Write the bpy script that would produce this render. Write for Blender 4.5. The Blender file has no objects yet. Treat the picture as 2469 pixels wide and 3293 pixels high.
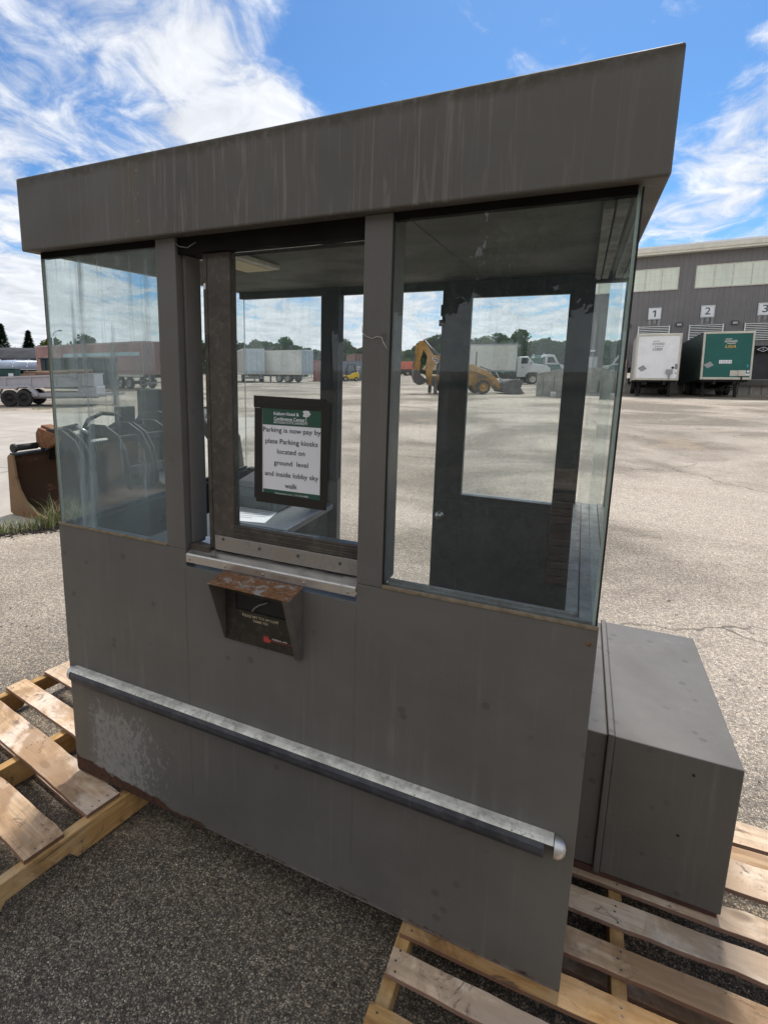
import bpy, bmesh, math, random
from mathutils import Vector, Matrix, Euler
R = math.radians
S = bpy.context.scene
COL = S.collection

# ------------------------------------------------------------------ camera, sky, sun, exposure
cam = bpy.data.cameras.new('camera'); CAM = bpy.data.objects.new('camera', cam); COL.objects.link(CAM)
CAM.location = (1.7674, -1.3975, 1.8054)
CAM.rotation_euler = (R(80.616), 0, R(26.3156))
cam.sensor_fit = 'HORIZONTAL'; cam.sensor_width = 36
cam.lens = 1759.48 / 2469 * 36
cam.shift_x = (1234.5 - 994.94) / 2469
cam.shift_y = (1470.77 - 1646.5) / 2469
cam.clip_start = 0.02; cam.clip_end = 3000
S.camera = CAM

SUN_EL, SUN_AZ = 54.0, 2.0          # elevation; azimuth west of the +y axis (behind the booth)
SKY_STRENGTH = 0.10
sd = Vector((-math.sin(R(SUN_AZ)) * math.cos(R(SUN_EL)), math.cos(R(SUN_AZ)) * math.cos(R(SUN_EL)), math.sin(R(SUN_EL))))
sl = bpy.data.lights.new('sun', 'SUN'); sl.energy = 3.9; sl.angle = R(16.0); sl.color = (1.0, 0.95, 0.88)
so = bpy.data.objects.new('sun', sl); COL.objects.link(so); so.location = (0, 0, 60)
so.rotation_euler = (-sd).to_track_quat('-Z', 'Y').to_euler()

W = bpy.data.worlds.new('World'); S.world = W; W.use_nodes = True
nt = W.node_tree; nt.nodes.clear()
def wn(t, **k):
    n = nt.nodes.new(t)
    for a, b in k.items(): setattr(n, a, b)
    return n
def wl(a, b): nt.links.new(a, b)
out = wn('ShaderNodeOutputWorld'); bg = wn('ShaderNodeBackground'); wl(bg.outputs[0], out.inputs[0])
sky = wn('ShaderNodeTexSky', sky_type='NISHITA'); sky.sun_disc = False
sky.sun_elevation = R(SUN_EL); sky.sun_rotation = R(-SUN_AZ)
sky.air_density = 1.0; sky.dust_density = 0.5; sky.ozone_density = 2.0; sky.altitude = 200
bg.inputs[1].default_value = SKY_STRENGTH
tc = wn('ShaderNodeTexCoord'); sep = wn('ShaderNodeSeparateXYZ'); wl(tc.outputs['Generated'], sep.inputs[0])
def wmath(op, a, b=None, clamp=False):
    n = wn('ShaderNodeMath', operation=op); n.use_clamp = clamp
    for i, v in enumerate((a, b)):
        if v is None: continue
        if isinstance(v, (int, float)): n.inputs[i].default_value = v
        else: wl(v, n.inputs[i])
    return n.outputs[0]
zc = wmath('ADD', wmath('MAXIMUM', sep.outputs[2], 0.0), 0.16)
cmb = wn('ShaderNodeCombineXYZ'); wl(wmath('DIVIDE', sep.outputs[0], zc), cmb.inputs[0]); wl(wmath('DIVIDE', sep.outputs[1], zc), cmb.inputs[1])
mp = wn('ShaderNodeMapping'); mp.inputs['Rotation'].default_value = (0, 0, R(18)); mp.inputs['Scale'].default_value = (1.0, 0.75, 1.0)
wl(cmb.outputs[0], mp.inputs[0])
n1 = wn('ShaderNodeTexNoise'); n1.inputs['Scale'].default_value = 2.1; n1.inputs['Detail'].default_value = 12; n1.inputs['Roughness'].default_value = 0.62; n1.inputs['Distortion'].default_value = 0.7
wl(mp.outputs[0], n1.inputs['Vector'])
n2 = wn('ShaderNodeTexNoise'); n2.inputs['Scale'].default_value = 5.5; n2.inputs['Detail'].default_value = 10; n2.inputs['Roughness'].default_value = 0.62; n2.inputs['Distortion'].default_value = 0.8
wl(mp.outputs[0], n2.inputs['Vector'])
dens = wmath('ADD', wmath('MULTIPLY', n1.outputs[0], 1.45), wmath('MULTIPLY', n2.outputs[0], 1.5))
# broad cloud banks: (direction, cosine half width, weight)
BANKS = [((-0.569, 0.679, 0.464), 0.9895, 0.42), ((-0.531, 0.749, 0.396), 0.9924, 0.45), ((-0.479, 0.816, 0.325), 0.9888, 0.5), ((-0.663, 0.663, 0.349), 0.9809, 0.22), ((-0.71, 0.582, 0.397), 0.9904, 0.2), ((-0.788, 0.59, 0.178), 0.9813, 0.4), ((-0.344, 0.865, 0.365), 0.9898, 0.12), ((0.176, 0.943, 0.283), 0.9957, 0.42), ((0.128, 0.965, 0.23), 0.9966, 0.16), ((0.177, 0.916, 0.359), 0.9976, 0.25), ((-0.101, 0.878, 0.468), 0.9949, 0.1), ((-0.489, 0.87, 0.071), 0.8911, 0.1), ((-0.327, 0.818, 0.473), 0.9895, -0.55), ((-0.207, 0.897, 0.391), 0.9934, -0.12), ((0.014, 0.903, 0.429), 0.9943, -0.2), ((0.124, 0.898, 0.422), 0.998, -0.15), ((0.167, 0.976, 0.142), 0.9977, -0.12), ((-0.731, 0.62, 0.286), 0.9978, -0.1), ((-0.039, 0.774, 0.631), 0.9453, -0.15)]
for (dx, dy, dz), c0, wgt in BANKS:
    dt = wn('ShaderNodeVectorMath', operation='DOT_PRODUCT'); wl(tc.outputs['Generated'], dt.inputs[0]); dt.inputs[1].default_value = (dx, dy, dz)
    mr = wn('ShaderNodeMapRange', interpolation_type='SMOOTHSTEP'); wl(dt.outputs['Value'], mr.inputs[0])
    mr.inputs[1].default_value = c0; mr.inputs[2].default_value = 1.0; mr.inputs[3].default_value = 0.0; mr.inputs[4].default_value = wgt * .72
    dens = wmath('ADD', dens, mr.outputs[0])
# unseen overcast added behind the camera for neutral light on the booth front
bk_ = wn('ShaderNodeMapRange', interpolation_type='SMOOTHSTEP'); wl(sep.outputs[1], bk_.inputs[0])
bk_.inputs[1].default_value = 0.30; bk_.inputs[2].default_value = -0.35; bk_.inputs[3].default_value = 0.0; bk_.inputs[4].default_value = 0.95
dens = wmath('ADD', dens, bk_.outputs[0])
# low haze band of cloud near the horizon
hz = wn('ShaderNodeMapRange', interpolation_type='SMOOTHSTEP'); wl(sep.outputs[2], hz.inputs[0])
hz.inputs[1].default_value = 0.0; hz.inputs[2].default_value = 0.27; hz.inputs[3].default_value = 0.62; hz.inputs[4].default_value = 0.0
dens = wmath('ADD', dens, hz.outputs[0])
cm = wn('ShaderNodeMapRange', interpolation_type='SMOOTHSTEP'); wl(dens, cm.inputs[0])
cm.inputs[1].default_value = 1.42; cm.inputs[2].default_value = 2.06
cr = wn('ShaderNodeMapRange'); wl(n2.outputs[0], cr.inputs[0]); cr.inputs[1].default_value = 0.3; cr.inputs[2].default_value = 0.7; cr.inputs[3].default_value = 5.8; cr.inputs[4].default_value = 8.6
cc = wn('ShaderNodeCombineXYZ'); wl(wmath('MULTIPLY', cr.outputs[0], 0.97), cc.inputs[0]); wl(cr.outputs[0], cc.inputs[1]); wl(wmath('MULTIPLY', cr.outputs[0], 1.06), cc.inputs[2])
sk = wn('ShaderNodeVectorMath', operation='MULTIPLY'); wl(sky.outputs[0], sk.inputs[0]); sk.inputs[1].default_value = (0.49, 0.79, 1.06)
mx = wn('ShaderNodeMixRGB'); wl(wmath('MULTIPLY', cm.outputs[0], 0.97), mx.inputs[0]); wl(sk.outputs[0], mx.inputs[1]); wl(cc.outputs[0], mx.inputs[2])
wl(mx.outputs[0], bg.inputs[0])

S.view_settings.view_transform = 'Standard'; S.view_settings.look = 'None'
S.view_settings.exposure = 0.32; S.view_settings.gamma = 1.0
S.render.engine = 'CYCLES'
S.cycles.use_denoising = True
S.cycles.max_bounces = 10; S.cycles.transparent_max_bounces = 24; S.cycles.glossy_bounces = 4
S.cycles.sample_clamp_indirect = 6.0; S.cycles.caustics_reflective = False; S.cycles.caustics_refractive = False

# ------------------------------------------------------------------ helpers
class MB:
    """collects shapes; build() links them as one mesh object"""
    def __init__(s): s.b = bmesh.new()
    def _add(s, verts, faces, mi=0, mt=None, smooth=False):
        vs = [s.b.verts.new((mt @ Vector(v)) if mt else v) for v in verts]
        for f in faces:
            try: q = s.b.faces.new([vs[i] for i in f]); q.material_index = mi; q.smooth = smooth
            except ValueError: pass
        return s
    def box(s, x0, x1, y0, y1, z0, z1, mi=0, mt=None):
        v = [(x, y, z) for x in (x0, x1) for y in (y0, y1) for z in (z0, z1)]
        return s._add(v, [(0, 1, 3, 2), (4, 6, 7, 5), (0, 4, 5, 1), (2, 3, 7, 6), (0, 2, 6, 4), (1, 5, 7, 3)], mi, mt)
    def prism(s, pts, a, b, axis='y', mi=0, mt=None):
        """polygon pts (2-D) extruded along axis from a to b"""
        n = len(pts)
        def P(p, t):
            return {'y': (p[0], t, p[1]), 'x': (t, p[0], p[1]), 'z': (p[0], p[1], t)}[axis]
        v = [P(p, a) for p in pts] + [P(p, b) for p in pts]
        f = [tuple(range(n)), tuple(range(2 * n - 1, n - 1, -1))] + [(i, i + n, (i + 1) % n + n, (i + 1) % n) for i in range(n)]
        return s._add(v, f, mi, mt)
    def cyl(s, p, q, r, r2=None, n=16, mi=0, cap=True, smooth=True):
        p, q = Vector(p), Vector(q); r2 = r if r2 is None else r2
        d = (q - p).normalized(); u = d.orthogonal().normalized(); w = d.cross(u)
        v = []
        for c, rr in ((p, r), (q, r2)):
            for i in range(n):
                a = 2 * math.pi * i / n; v.append(c + (u * math.cos(a) + w * math.sin(a)) * rr)
        vs = [s.b.verts.new(x) for x in v]
        for i in range(n):
            f = s.b.faces.new([vs[i], vs[(i + 1) % n], vs[(i + 1) % n + n], vs[i + n]]); f.smooth = smooth; f.material_index = mi
        if cap:
            f = s.b.faces.new(vs[:n][::-1]); f.material_index = mi
            f = s.b.faces.new(vs[n:]); f.material_index = mi
        return s
    def tube(s, pts, r, n=8, mi=0):
        for a, b in zip(pts[:-1], pts[1:]): s.cyl(a, b, r, r, n, mi)
        for p in pts[1:-1]: s.ball(p, r, mi)
        return s
    def bar(s, p, q, w, h, mi=0):
        """rectangular bar from p to q, width w (sideways), height h"""
        p, q = Vector(p), Vector(q); d = (q - p); L = d.length; d.normalize()
        up = Vector((0, 0, 1))
        if abs(d.z) > 0.98: up = Vector((0, 1, 0))
        sd_ = d.cross(up).normalized(); up = sd_.cross(d)
        m = Matrix((sd_, d, up)).transposed().to_4x4(); m.translation = p
        return s.box(-w / 2, w / 2, 0, L, -h / 2, h / 2, mi, m)
    def ball(s, c, r, mi=0, sc=(1, 1, 1), n=8):
        g = bmesh.ops.create_uvsphere(s.b, u_segments=n * 2, v_segments=n, radius=r)
        for v in g['verts']: v.co = Vector((v.co.x * sc[0], v.co.y * sc[1], v.co.z * sc[2])) + Vector(c)
        fs = set(f for v in g['verts'] for f in v.link_faces)
        for f in fs: f.smooth = True; f.material_index = mi
        return s
    def wheel(s, c, r, w, axis, mt=0, mr=1):
        """tyre with rounded shoulders and dished rim; axis = unit vector pointing outwards"""
        c = Vector(c); a = Vector(axis).normalized()
        prof = [(-.5, .62), (-.5, .88), (-.42, .97), (-.25, 1.0), (.25, 1.0), (.42, .97), (.5, .88), (.5, .62)]
        s.lathe(c, a, [(t * w, q * r) for t, q in prof], mt, 28)
        s.lathe(c, a, [(.5 * w, .62 * r), (.46 * w, .57 * r), (.16 * w, .5 * r), (.2 * w, .2 * r), (.42 * w, .16 * r), (.42 * w, 0.0)], mr, 20)
        s.lathe(c, a, [(-.5 * w, 0.0), (-.5 * w, .62 * r)], mr, 20)
        return s
    def lathe(s, c, a, prof, mi=0, n=24):
        c = Vector(c); a = Vector(a).normalized(); u = a.orthogonal().normalized(); w = a.cross(u)
        rings = []
        for t, r in prof:
            if r < 1e-6: rings.append([s.b.verts.new(c + a * t)] * n); continue
            rings.append([s.b.verts.new(c + a * t + (u * math.cos(2 * math.pi * i / n) + w * math.sin(2 * math.pi * i / n)) * r) for i in range(n)])
        for A, B in zip(rings[:-1], rings[1:]):
            for i in range(n):
                q = []
                for v in (A[i], A[(i + 1) % n], B[(i + 1) % n], B[i]):
                    if v not in q: q.append(v)
                if len(q) > 2:
                    try: f = s.b.faces.new(q); f.smooth = True; f.material_index = mi
                    except ValueError: pass
        return s
    def sheet(s, rows, th, mi=0):
        """curved plate: rows of points, given thickness along +normal"""
        vs = [[s.b.verts.new(p) for p in r] for r in rows]
        fs = []
        for A, B in zip(vs[:-1], vs[1:]):
            for i in range(len(A) - 1):
                f = s.b.faces.new([A[i], A[i + 1], B[i + 1], B[i]]); f.material_index = mi; f.smooth = True; fs.append(f)
        bmesh.ops.recalc_face_normals(s.b, faces=fs)
        bmesh.ops.solidify(s.b, geom=fs, thickness=th)
        return s
    def mesh(s, me, mt, mi=0):
        b2 = bmesh.new(); b2.from_mesh(me)
        for f in b2.faces: f.material_index = mi
        b2.transform(mt); t = bpy.data.meshes.new('t'); b2.to_mesh(t); b2.free(); s.b.from_mesh(t); bpy.data.meshes.remove(t)
        return s
    def build(s, name, mats, parent=None, bevel=0.0, seg=2):
        bmesh.ops.recalc_face_normals(s.b, faces=s.b.faces[:])
        me = bpy.data.meshes.new(name); s.b.to_mesh(me); s.b.free()
        for m in (mats if isinstance(mats, (list, tuple)) else [mats]): me.materials.append(m)
        o = bpy.data.objects.new(name, me); COL.objects.link(o)
        if parent: o.parent = parent
        if bevel:
            md = o.modifiers.new('bevel', 'BEVEL'); md.width = bevel; md.segments = seg; md.limit_method = 'ANGLE'; md.angle_limit = R(40)
        return o

def tag(o, label=None, cat=None, group=None, kind=None):
    if label: o['label'] = label
    if cat: o['category'] = cat
    if group: o['group'] = group
    if kind: o['kind'] = kind
    return o
def thing(name, label, cat, loc=(0, 0, 0), rz=0.0, group=None):
    o = bpy.data.objects.new(name, None); COL.objects.link(o); o.location = loc; o.rotation_euler = (0, 0, rz); o.empty_display_size = .3
    return tag(o, label, cat, group)
def kids(o): return [c for c in bpy.data.objects if c.parent == o]
def dup(o, parent=None, loc=None, rz=None, label=None, scale=None):
    c = o.copy(); COL.objects.link(c); c.parent = parent
    if loc is not None: c.location = loc
    if rz is not None: c.rotation_euler = (0, 0, rz)
    if scale is not None: c.scale = scale
    if label: c['label'] = label
    for k in kids(o):
        if k is not c: dup(k, c)
    return c
def text(body, size, shear=0.0, bold=0.0):
    cu = bpy.data.curves.new('lettering', 'FONT'); cu.body = body; cu.size = size; cu.align_x = 'CENTER'; cu.align_y = 'CENTER'
    cu.shear = shear; cu.offset = bold; cu.resolution_u = 3
    o = bpy.data.objects.new('lettering', cu); COL.objects.link(o)
    dg = bpy.context.evaluated_depsgraph_get(); dg.update()
    me = bpy.data.meshes.new_from_object(o.evaluated_get(dg))
    bpy.data.objects.remove(o); bpy.data.curves.remove(cu)
    return me
def tm(x, y, z, sx=1.0, sz=1.0, rz=0.0, ry=0.0):
    """text lying in XY -> standing in XZ, facing -y"""
    return Matrix.Translation((x, y, z)) @ Matrix.Rotation(rz, 4, 'Z') @ Matrix.Rotation(ry, 4, 'Y') @ Matrix.Rotation(R(90), 4, 'X') @ Matrix.Diagonal((sx, sz, 1, 1))
def fit_text(mb, body, x0, x1, z, h, y, mi=0, shear=0.0, bold=0.0):
    """lettering fitted to run from x0 to x1, cap height about h, facing -y"""
    me = text(body, 1.0, shear, bold)
    xs = [v.co.x for v in me.vertices]; w = max(xs) - min(xs); mid = (max(xs) + min(xs)) / 2
    k = (x1 - x0) / w; kz = h / 0.70
    mb.mesh(me, Matrix.Translation((-mid * k, 0, 0)) and (tm((x0 + x1) / 2 - mid * k, y, z, k, kz)), mi); bpy.data.meshes.remove(me)

# ------------------------------------------------------------------ materials
MATS = {}
class NT:
    def __init__(s, name):
        s.m = bpy.data.materials.new(name); s.m.use_nodes = True; s.t = s.m.node_tree; s.t.nodes.clear()
        s.out = s.n('ShaderNodeOutputMaterial'); s._c = None
    def n(s, t, **k):
        o = s.t.nodes.new(t)
        for a, b in k.items(): setattr(o, a, b)
        return o
    def l(s, a, b): s.t.links.new(a, b)
    def co(s, which='Object'):
        if s._c is None: s._c = s.n('ShaderNodeTexCoord')
        return s._c.outputs[which]
    def put(s, sock, v):
        if hasattr(v, 'default_value') or hasattr(v, 'is_linked'): s.l(v, sock)
        else:
            if isinstance(v, tuple) and len(v) == 3 and len(sock.default_value) == 4: v = v + (1,)
            sock.default_value = v
    def noise(s, scale, detail=4, rough=.55, dist=0.0, vec=None, stretch=None, off=None):
        v = vec or s.co()
        if stretch or off:
            m = s.n('ShaderNodeMapping'); s.l(v, m.inputs[0])
            if stretch: m.inputs['Scale'].default_value = stretch
            if off: m.inputs['Location'].default_value = off
            v = m.outputs[0]
        o = s.n('ShaderNodeTexNoise'); s.l(v, o.inputs['Vector']); o.inputs['Scale'].default_value = scale; o.inputs['Detail'].default_value = detail
        o.inputs['Roughness'].default_value = rough; o.inputs['Distortion'].default_value = dist
        return o.outputs[0]
    def vor(s, scale, feature='F1', out='Distance', vec=None, stretch=None, rand=1.0):
        v = vec or s.co()
        if stretch:
            m = s.n('ShaderNodeMapping'); s.l(v, m.inputs[0]); m.inputs['Scale'].default_value = stretch; v = m.outputs[0]
        o = s.n('ShaderNodeTexVoronoi', feature=feature); s.l(v, o.inputs['Vector']); o.inputs['Scale'].default_value = scale; o.inputs['Randomness'].default_value = rand
        return o.outputs[out]
    def ramp(s, v, a, b, lo=0.0, hi=1.0, smooth=True):
        o = s.n('ShaderNodeMapRange', interpolation_type='SMOOTHSTEP' if smooth else 'LINEAR'); s.put(o.inputs[0], v)
        o.inputs[1].default_value = a; o.inputs[2].default_value = b; o.inputs[3].default_value = lo; o.inputs[4].default_value = hi
        return o.outputs[0]
    def math(s, op, a, b=0.0, clamp=False):
        o = s.n('ShaderNodeMath', operation=op); o.use_clamp = clamp; s.put(o.inputs[0], a); s.put(o.inputs[1], b); return o.outputs[0]
    def mix(s, f, a, b, mode='MIX'):
        o = s.n('ShaderNodeMixRGB', blend_type=mode); s.put(o.inputs[0], f); s.put(o.inputs[1], a); s.put(o.inputs[2], b); return o.outputs[0]
    def xyz(s, which='Object'):
        o = s.n('ShaderNodeSeparateXYZ'); s.l(s.co(which), o.inputs[0]); return o.outputs
    def bump(s, h, strength=.3, dist=.002):
        o = s.n('ShaderNodeBump'); o.inputs['Strength'].default_value = strength; o.inputs['Distance'].default_value = dist; s.put(o.inputs['Height'], h); return o.outputs[0]
    def pbr(s, col, rough=.6, metal=0.0, normal=None, spec=.5, **kw):
        o = s.n('ShaderNodeBsdfPrincipled'); s.put(o.inputs['Base Color'], col); s.put(o.inputs['Roughness'], rough); s.put(o.inputs['Metallic'], metal)
        o.inputs['Specular IOR Level'].default_value = spec
        if normal is not None: s.l(normal, o.inputs['Normal'])
        for k, v in kw.items(): s.put(o.inputs[k], v)
        s.l(o.outputs[0], s.out.inputs[0]); return o
def simple(name, c, rough=.6, metal=0.0, var=.25, scale=3.0, dirt=0.0, dirtc=(.09, .07, .05), spec=.5, bump=0.0):
    """painted or plain surface with blotchy tone and dirt"""
    if name in MATS: return MATS[name]
    t = NT(name); n = t.noise(scale, 6, .6)
    c2 = tuple(x * (1 - var) for x in c)
    col = t.mix(t.ramp(n, .35, .68), c, c2)
    if dirt: col = t.mix(t.math('MULTIPLY', t.ramp(t.noise(scale * 2.7, 8, .7, .6), .48, .7), dirt), col, dirtc)
    nb = t.bump(t.noise(scale * 20, 4), bump, .003) if bump else None
    t.pbr(col, t.ramp(n, .3, .7, rough * .85, min(1, rough * 1.15)), metal, nb, spec)
    MATS[name] = t.m; return t.m

def m_booth(name, streaks=.25, patches=True, seed=0.0, spots=.55, sheen=.5):
    """weathered dark bronze-grey paint: dust streaks, dark specks, peeling pale blotches and rust along the bottom left"""
    t = NT(name); x, y, z = t.xyz()
    base = t.mix(t.ramp(t.noise(2.2, 6, .6, off=(seed, 0, 0)), .3, .72), (.138, .130, .118), (.108, .102, .093))
    st = t.noise(34, 6, .65, stretch=(1, 1, .035), off=(seed, seed, 0))
    dr = t.math('MULTIPLY', t.ramp(st, .52, .74), t.ramp(t.noise(2.4, 3, off=(seed * 2, 0, 3)), .35, .7))
    base = t.mix(t.math('MULTIPLY', dr, streaks), base, (.30, .28, .245))
    base = t.mix(t.math('MULTIPLY', t.ramp(t.noise(7, 5, .6, stretch=(1, 1, .08), off=(2 + seed, 9, 0)), .42, .66), .35), base, (.135, .128, .118))
    # rain spots
    sp = t.math('MULTIPLY', t.ramp(t.math('ADD', t.vor(13, vec=t.co()), t.math('MULTIPLY', t.noise(40, 2), .12)), .17, .25, 1, 0), t.ramp(t.noise(3.1, 2, off=(7 + seed, 1, 2)), spots - .06, spots + .06))
    base = t.mix(t.math('MULTIPLY', sp, .42), base, (.040, .035, .031))
    # fine pale flecks
    fl = t.math('MULTIPLY', t.ramp(t.vor(46), .05, .09, 1, 0), t.ramp(t.noise(9, 2, off=(3 + seed, 5, 1)), .58, .64))
    base = t.mix(t.math('MULTIPLY', fl, .6), base, (.33, .31, .27))
    fine = t.noise(150, 3, .7)
    base = t.mix(t.ramp(fine, .3, .75, 0, .22), base, (.17, .16, .145))
    rough = t.ramp(t.noise(6, 4), .3, .7, .42, .62)
    h = t.noise(5, 2)
    if patches:
        m = t.math('MULTIPLY', t.ramp(x, .62, .25), t.ramp(z, .43, .25))
        m = t.math('MULTIPLY', m, t.ramp(x, .03, .16))
        for sc_, lo, amt in ((30, .60, .55), (62, .60, .7), (120, .62, .5)):
            pn = t.noise(sc_, 5, .62, .5, stretch=(1, 1, .6), off=(sc_, 2, 1)); vd = t.vor(sc_ * 1.1, stretch=(1, 1, .62))
            blob = t.ramp(t.math('ADD', t.math('SUBTRACT', pn, t.math('MULTIPLY', vd, .12)), t.math('MULTIPLY', m, .20)), lo, lo + .045)
            blob = t.math('MULTIPLY', blob, t.ramp(m, .05, .4))
            base = t.mix(t.math('MULTIPLY', blob, amt), base, t.mix(t.noise(18, 2), (.22, .228, .24), (.34, .335, .30)))
        base = t.mix(t.math('MULTIPLY', m, .16), base, (.25, .26, .27))
        rz = t.math('ADD', z, t.math('MULTIPLY', t.math('SUBTRACT', t.noise(17, 5, .6), .5), .07))
        lim = t.ramp(x, -.02, .62, .075, .008, False)
        rm = t.ramp(t.math('SUBTRACT', rz, lim), -.006, .004, 1, 0)
        rust = t.mix(t.ramp(t.noise(45, 6, .7), .35, .7), (.085, .036, .018), (.035, .016, .010))
        base = t.mix(rm, base, rust); rough = t.math('MAXIMUM', rough, t.math('MULTIPLY', rm, .9))
        # pale chipped edge low down on the right half
        ce = t.math('MULTIPLY', t.ramp(t.math('ADD', z, t.math('MULTIPLY', t.noise(40, 4), .02)), .012, .022, 1, 0), t.ramp(x, .6, .8))
        base = t.mix(t.math('MULTIPLY', ce, .5), base, (.28, .27, .26))
    t.pbr(base, rough, 0, t.bump(t.math('ADD', h, t.math('MULTIPLY', t.noise(60, 3), .03)), .30, .02), sheen)
    return t.m

def m_roof():
    t = NT('roof_paint'); x, y, z = t.xyz()
    base = t.mix(t.ramp(t.noise(2.0, 6, .6), .3, .7), (.130, .122, .109), (.103, .097, .087))
    st = t.noise(52, 7, .6, .9, stretch=(1, 1, .05))
    zone = t.math('MULTIPLY', t.ramp(x, .25, .75), t.ramp(x, 1.75, 1.25))
    dr = t.math('MULTIPLY', t.ramp(st, .52, .68), t.ramp(zone, 0, 1, .35, 1.0))
    base = t.mix(t.math('MULTIPLY', dr, .30), base, (.34, .31, .265))
    st2 = t.noise(70, 5, .6, .6, stretch=(1, 1, .03), off=(4, 0, 0))
    base = t.mix(t.math('MULTIPLY', t.math('MULTIPLY', t.ramp(st2, .58, .7), zone), .22), base, (.38, .35, .30))
    # brown moss stain band and greenish grime under the top edge
    br = t.math('MULTIPLY', t.ramp(t.math('ABSOLUTE', t.math('SUBTRACT', x, .47)), .09, .0), t.ramp(t.noise(22, 6, .7), .4, .7))
    base = t.mix(t.math('MULTIPLY', br, .6), base, (.13, .095, .05))
    zt = t.math('ADD', z, t.math('MULTIPLY', t.noise(14, 6, .7), .05))
    gr = t.math('MULTIPLY', t.ramp(zt, 2.268, 2.298), t.ramp(t.noise(30, 6, .7), .30, .55))
    base = t.mix(t.math('MULTIPLY', gr, .8), base, (.060, .050, .030))
    fl = t.math('MULTIPLY', t.ramp(t.vor(30), .05, .09, 1, 0), t.ramp(t.noise(7, 2, off=(3, 5, 1)), .6, .66))
    base = t.mix(t.math('MULTIPLY', fl, .6), base, (.34, .31, .27))
    t.pbr(base, t.ramp(t.noise(6, 4), .3, .7, .5, .7), 0, t.bump(t.noise(5, 3), .15, .02), .4)
    return t.m

def m_glass(name, dust=.12, streak=.5, tint=(.80, .88, .87), film=.40, speck=.75):
    """thin dusty pane: tinted see-through, reflecting by angle, with a film of dirt and rain streaks"""
    t = NT(name)
    lw = t.n('ShaderNodeLayerWeight'); lw.inputs[0].default_value = .5
    f5 = t.math('POWER', lw.outputs['Facing'], 5.0)
    fr = t.math('ADD', t.math('MULTIPLY', f5, .95), .024)
    tr = t.n('ShaderNodeBsdfTransparent'); tr.inputs[0].default_value = tint + (1,)
    gl = t.n('ShaderNodeBsdfGlossy'); gl.inputs['Roughness'].default_value = .0; gl.inputs[0].default_value = (.95, .98, .97, 1)
    m1 = t.n('ShaderNodeMixShader'); t.l(fr, m1.inputs[0]); t.l(tr.outputs[0], m1.inputs[1]); t.l(gl.outputs[0], m1.inputs[2])
    df = t.n('ShaderNodeBsdfDiffuse'); df.inputs[0].default_value = (.47, .55, .55, 1)
    tl = t.n('ShaderNodeBsdfTranslucent'); tl.inputs[0].default_value = (.47, .55, .55, 1)
    dd = t.n('ShaderNodeMixShader'); dd.inputs[0].default_value = .45; t.l(df.outputs[0], dd.inputs[1]); t.l(tl.outputs[0], dd.inputs[2])
    big = t.ramp(t.noise(3.0, 5, .6), .25, .75, .55, 1.25)
    st = t.math('MULTIPLY', t.ramp(t.noise(26, 6, .65, .5, stretch=(1, 1, .045)), .5, .70), t.ramp(t.noise(4, 3, off=(5, 5, 2)), .30, .60))
    sp = t.ramp(t.noise(150, 5, .85), .44, .72)
    fac = t.math('MULTIPLY', big, dust * film)
    fac = t.math('ADD', fac, t.math('MULTIPLY', st, dust * streak * 1.6))
    fac = t.math('ADD', fac, t.math('MULTIPLY', sp, dust * speck))
    fac = t.math('MINIMUM', fac, .9)
    m2 = t.n('ShaderNodeMixShader'); t.l(fac, m2.inputs[0]); t.l(m1.outputs[0], m2.inputs[1]); t.l(dd.outputs[0], m2.inputs[2])
    t.l(m2.outputs[0], t.out.inputs[0])
    return t.m

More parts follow.
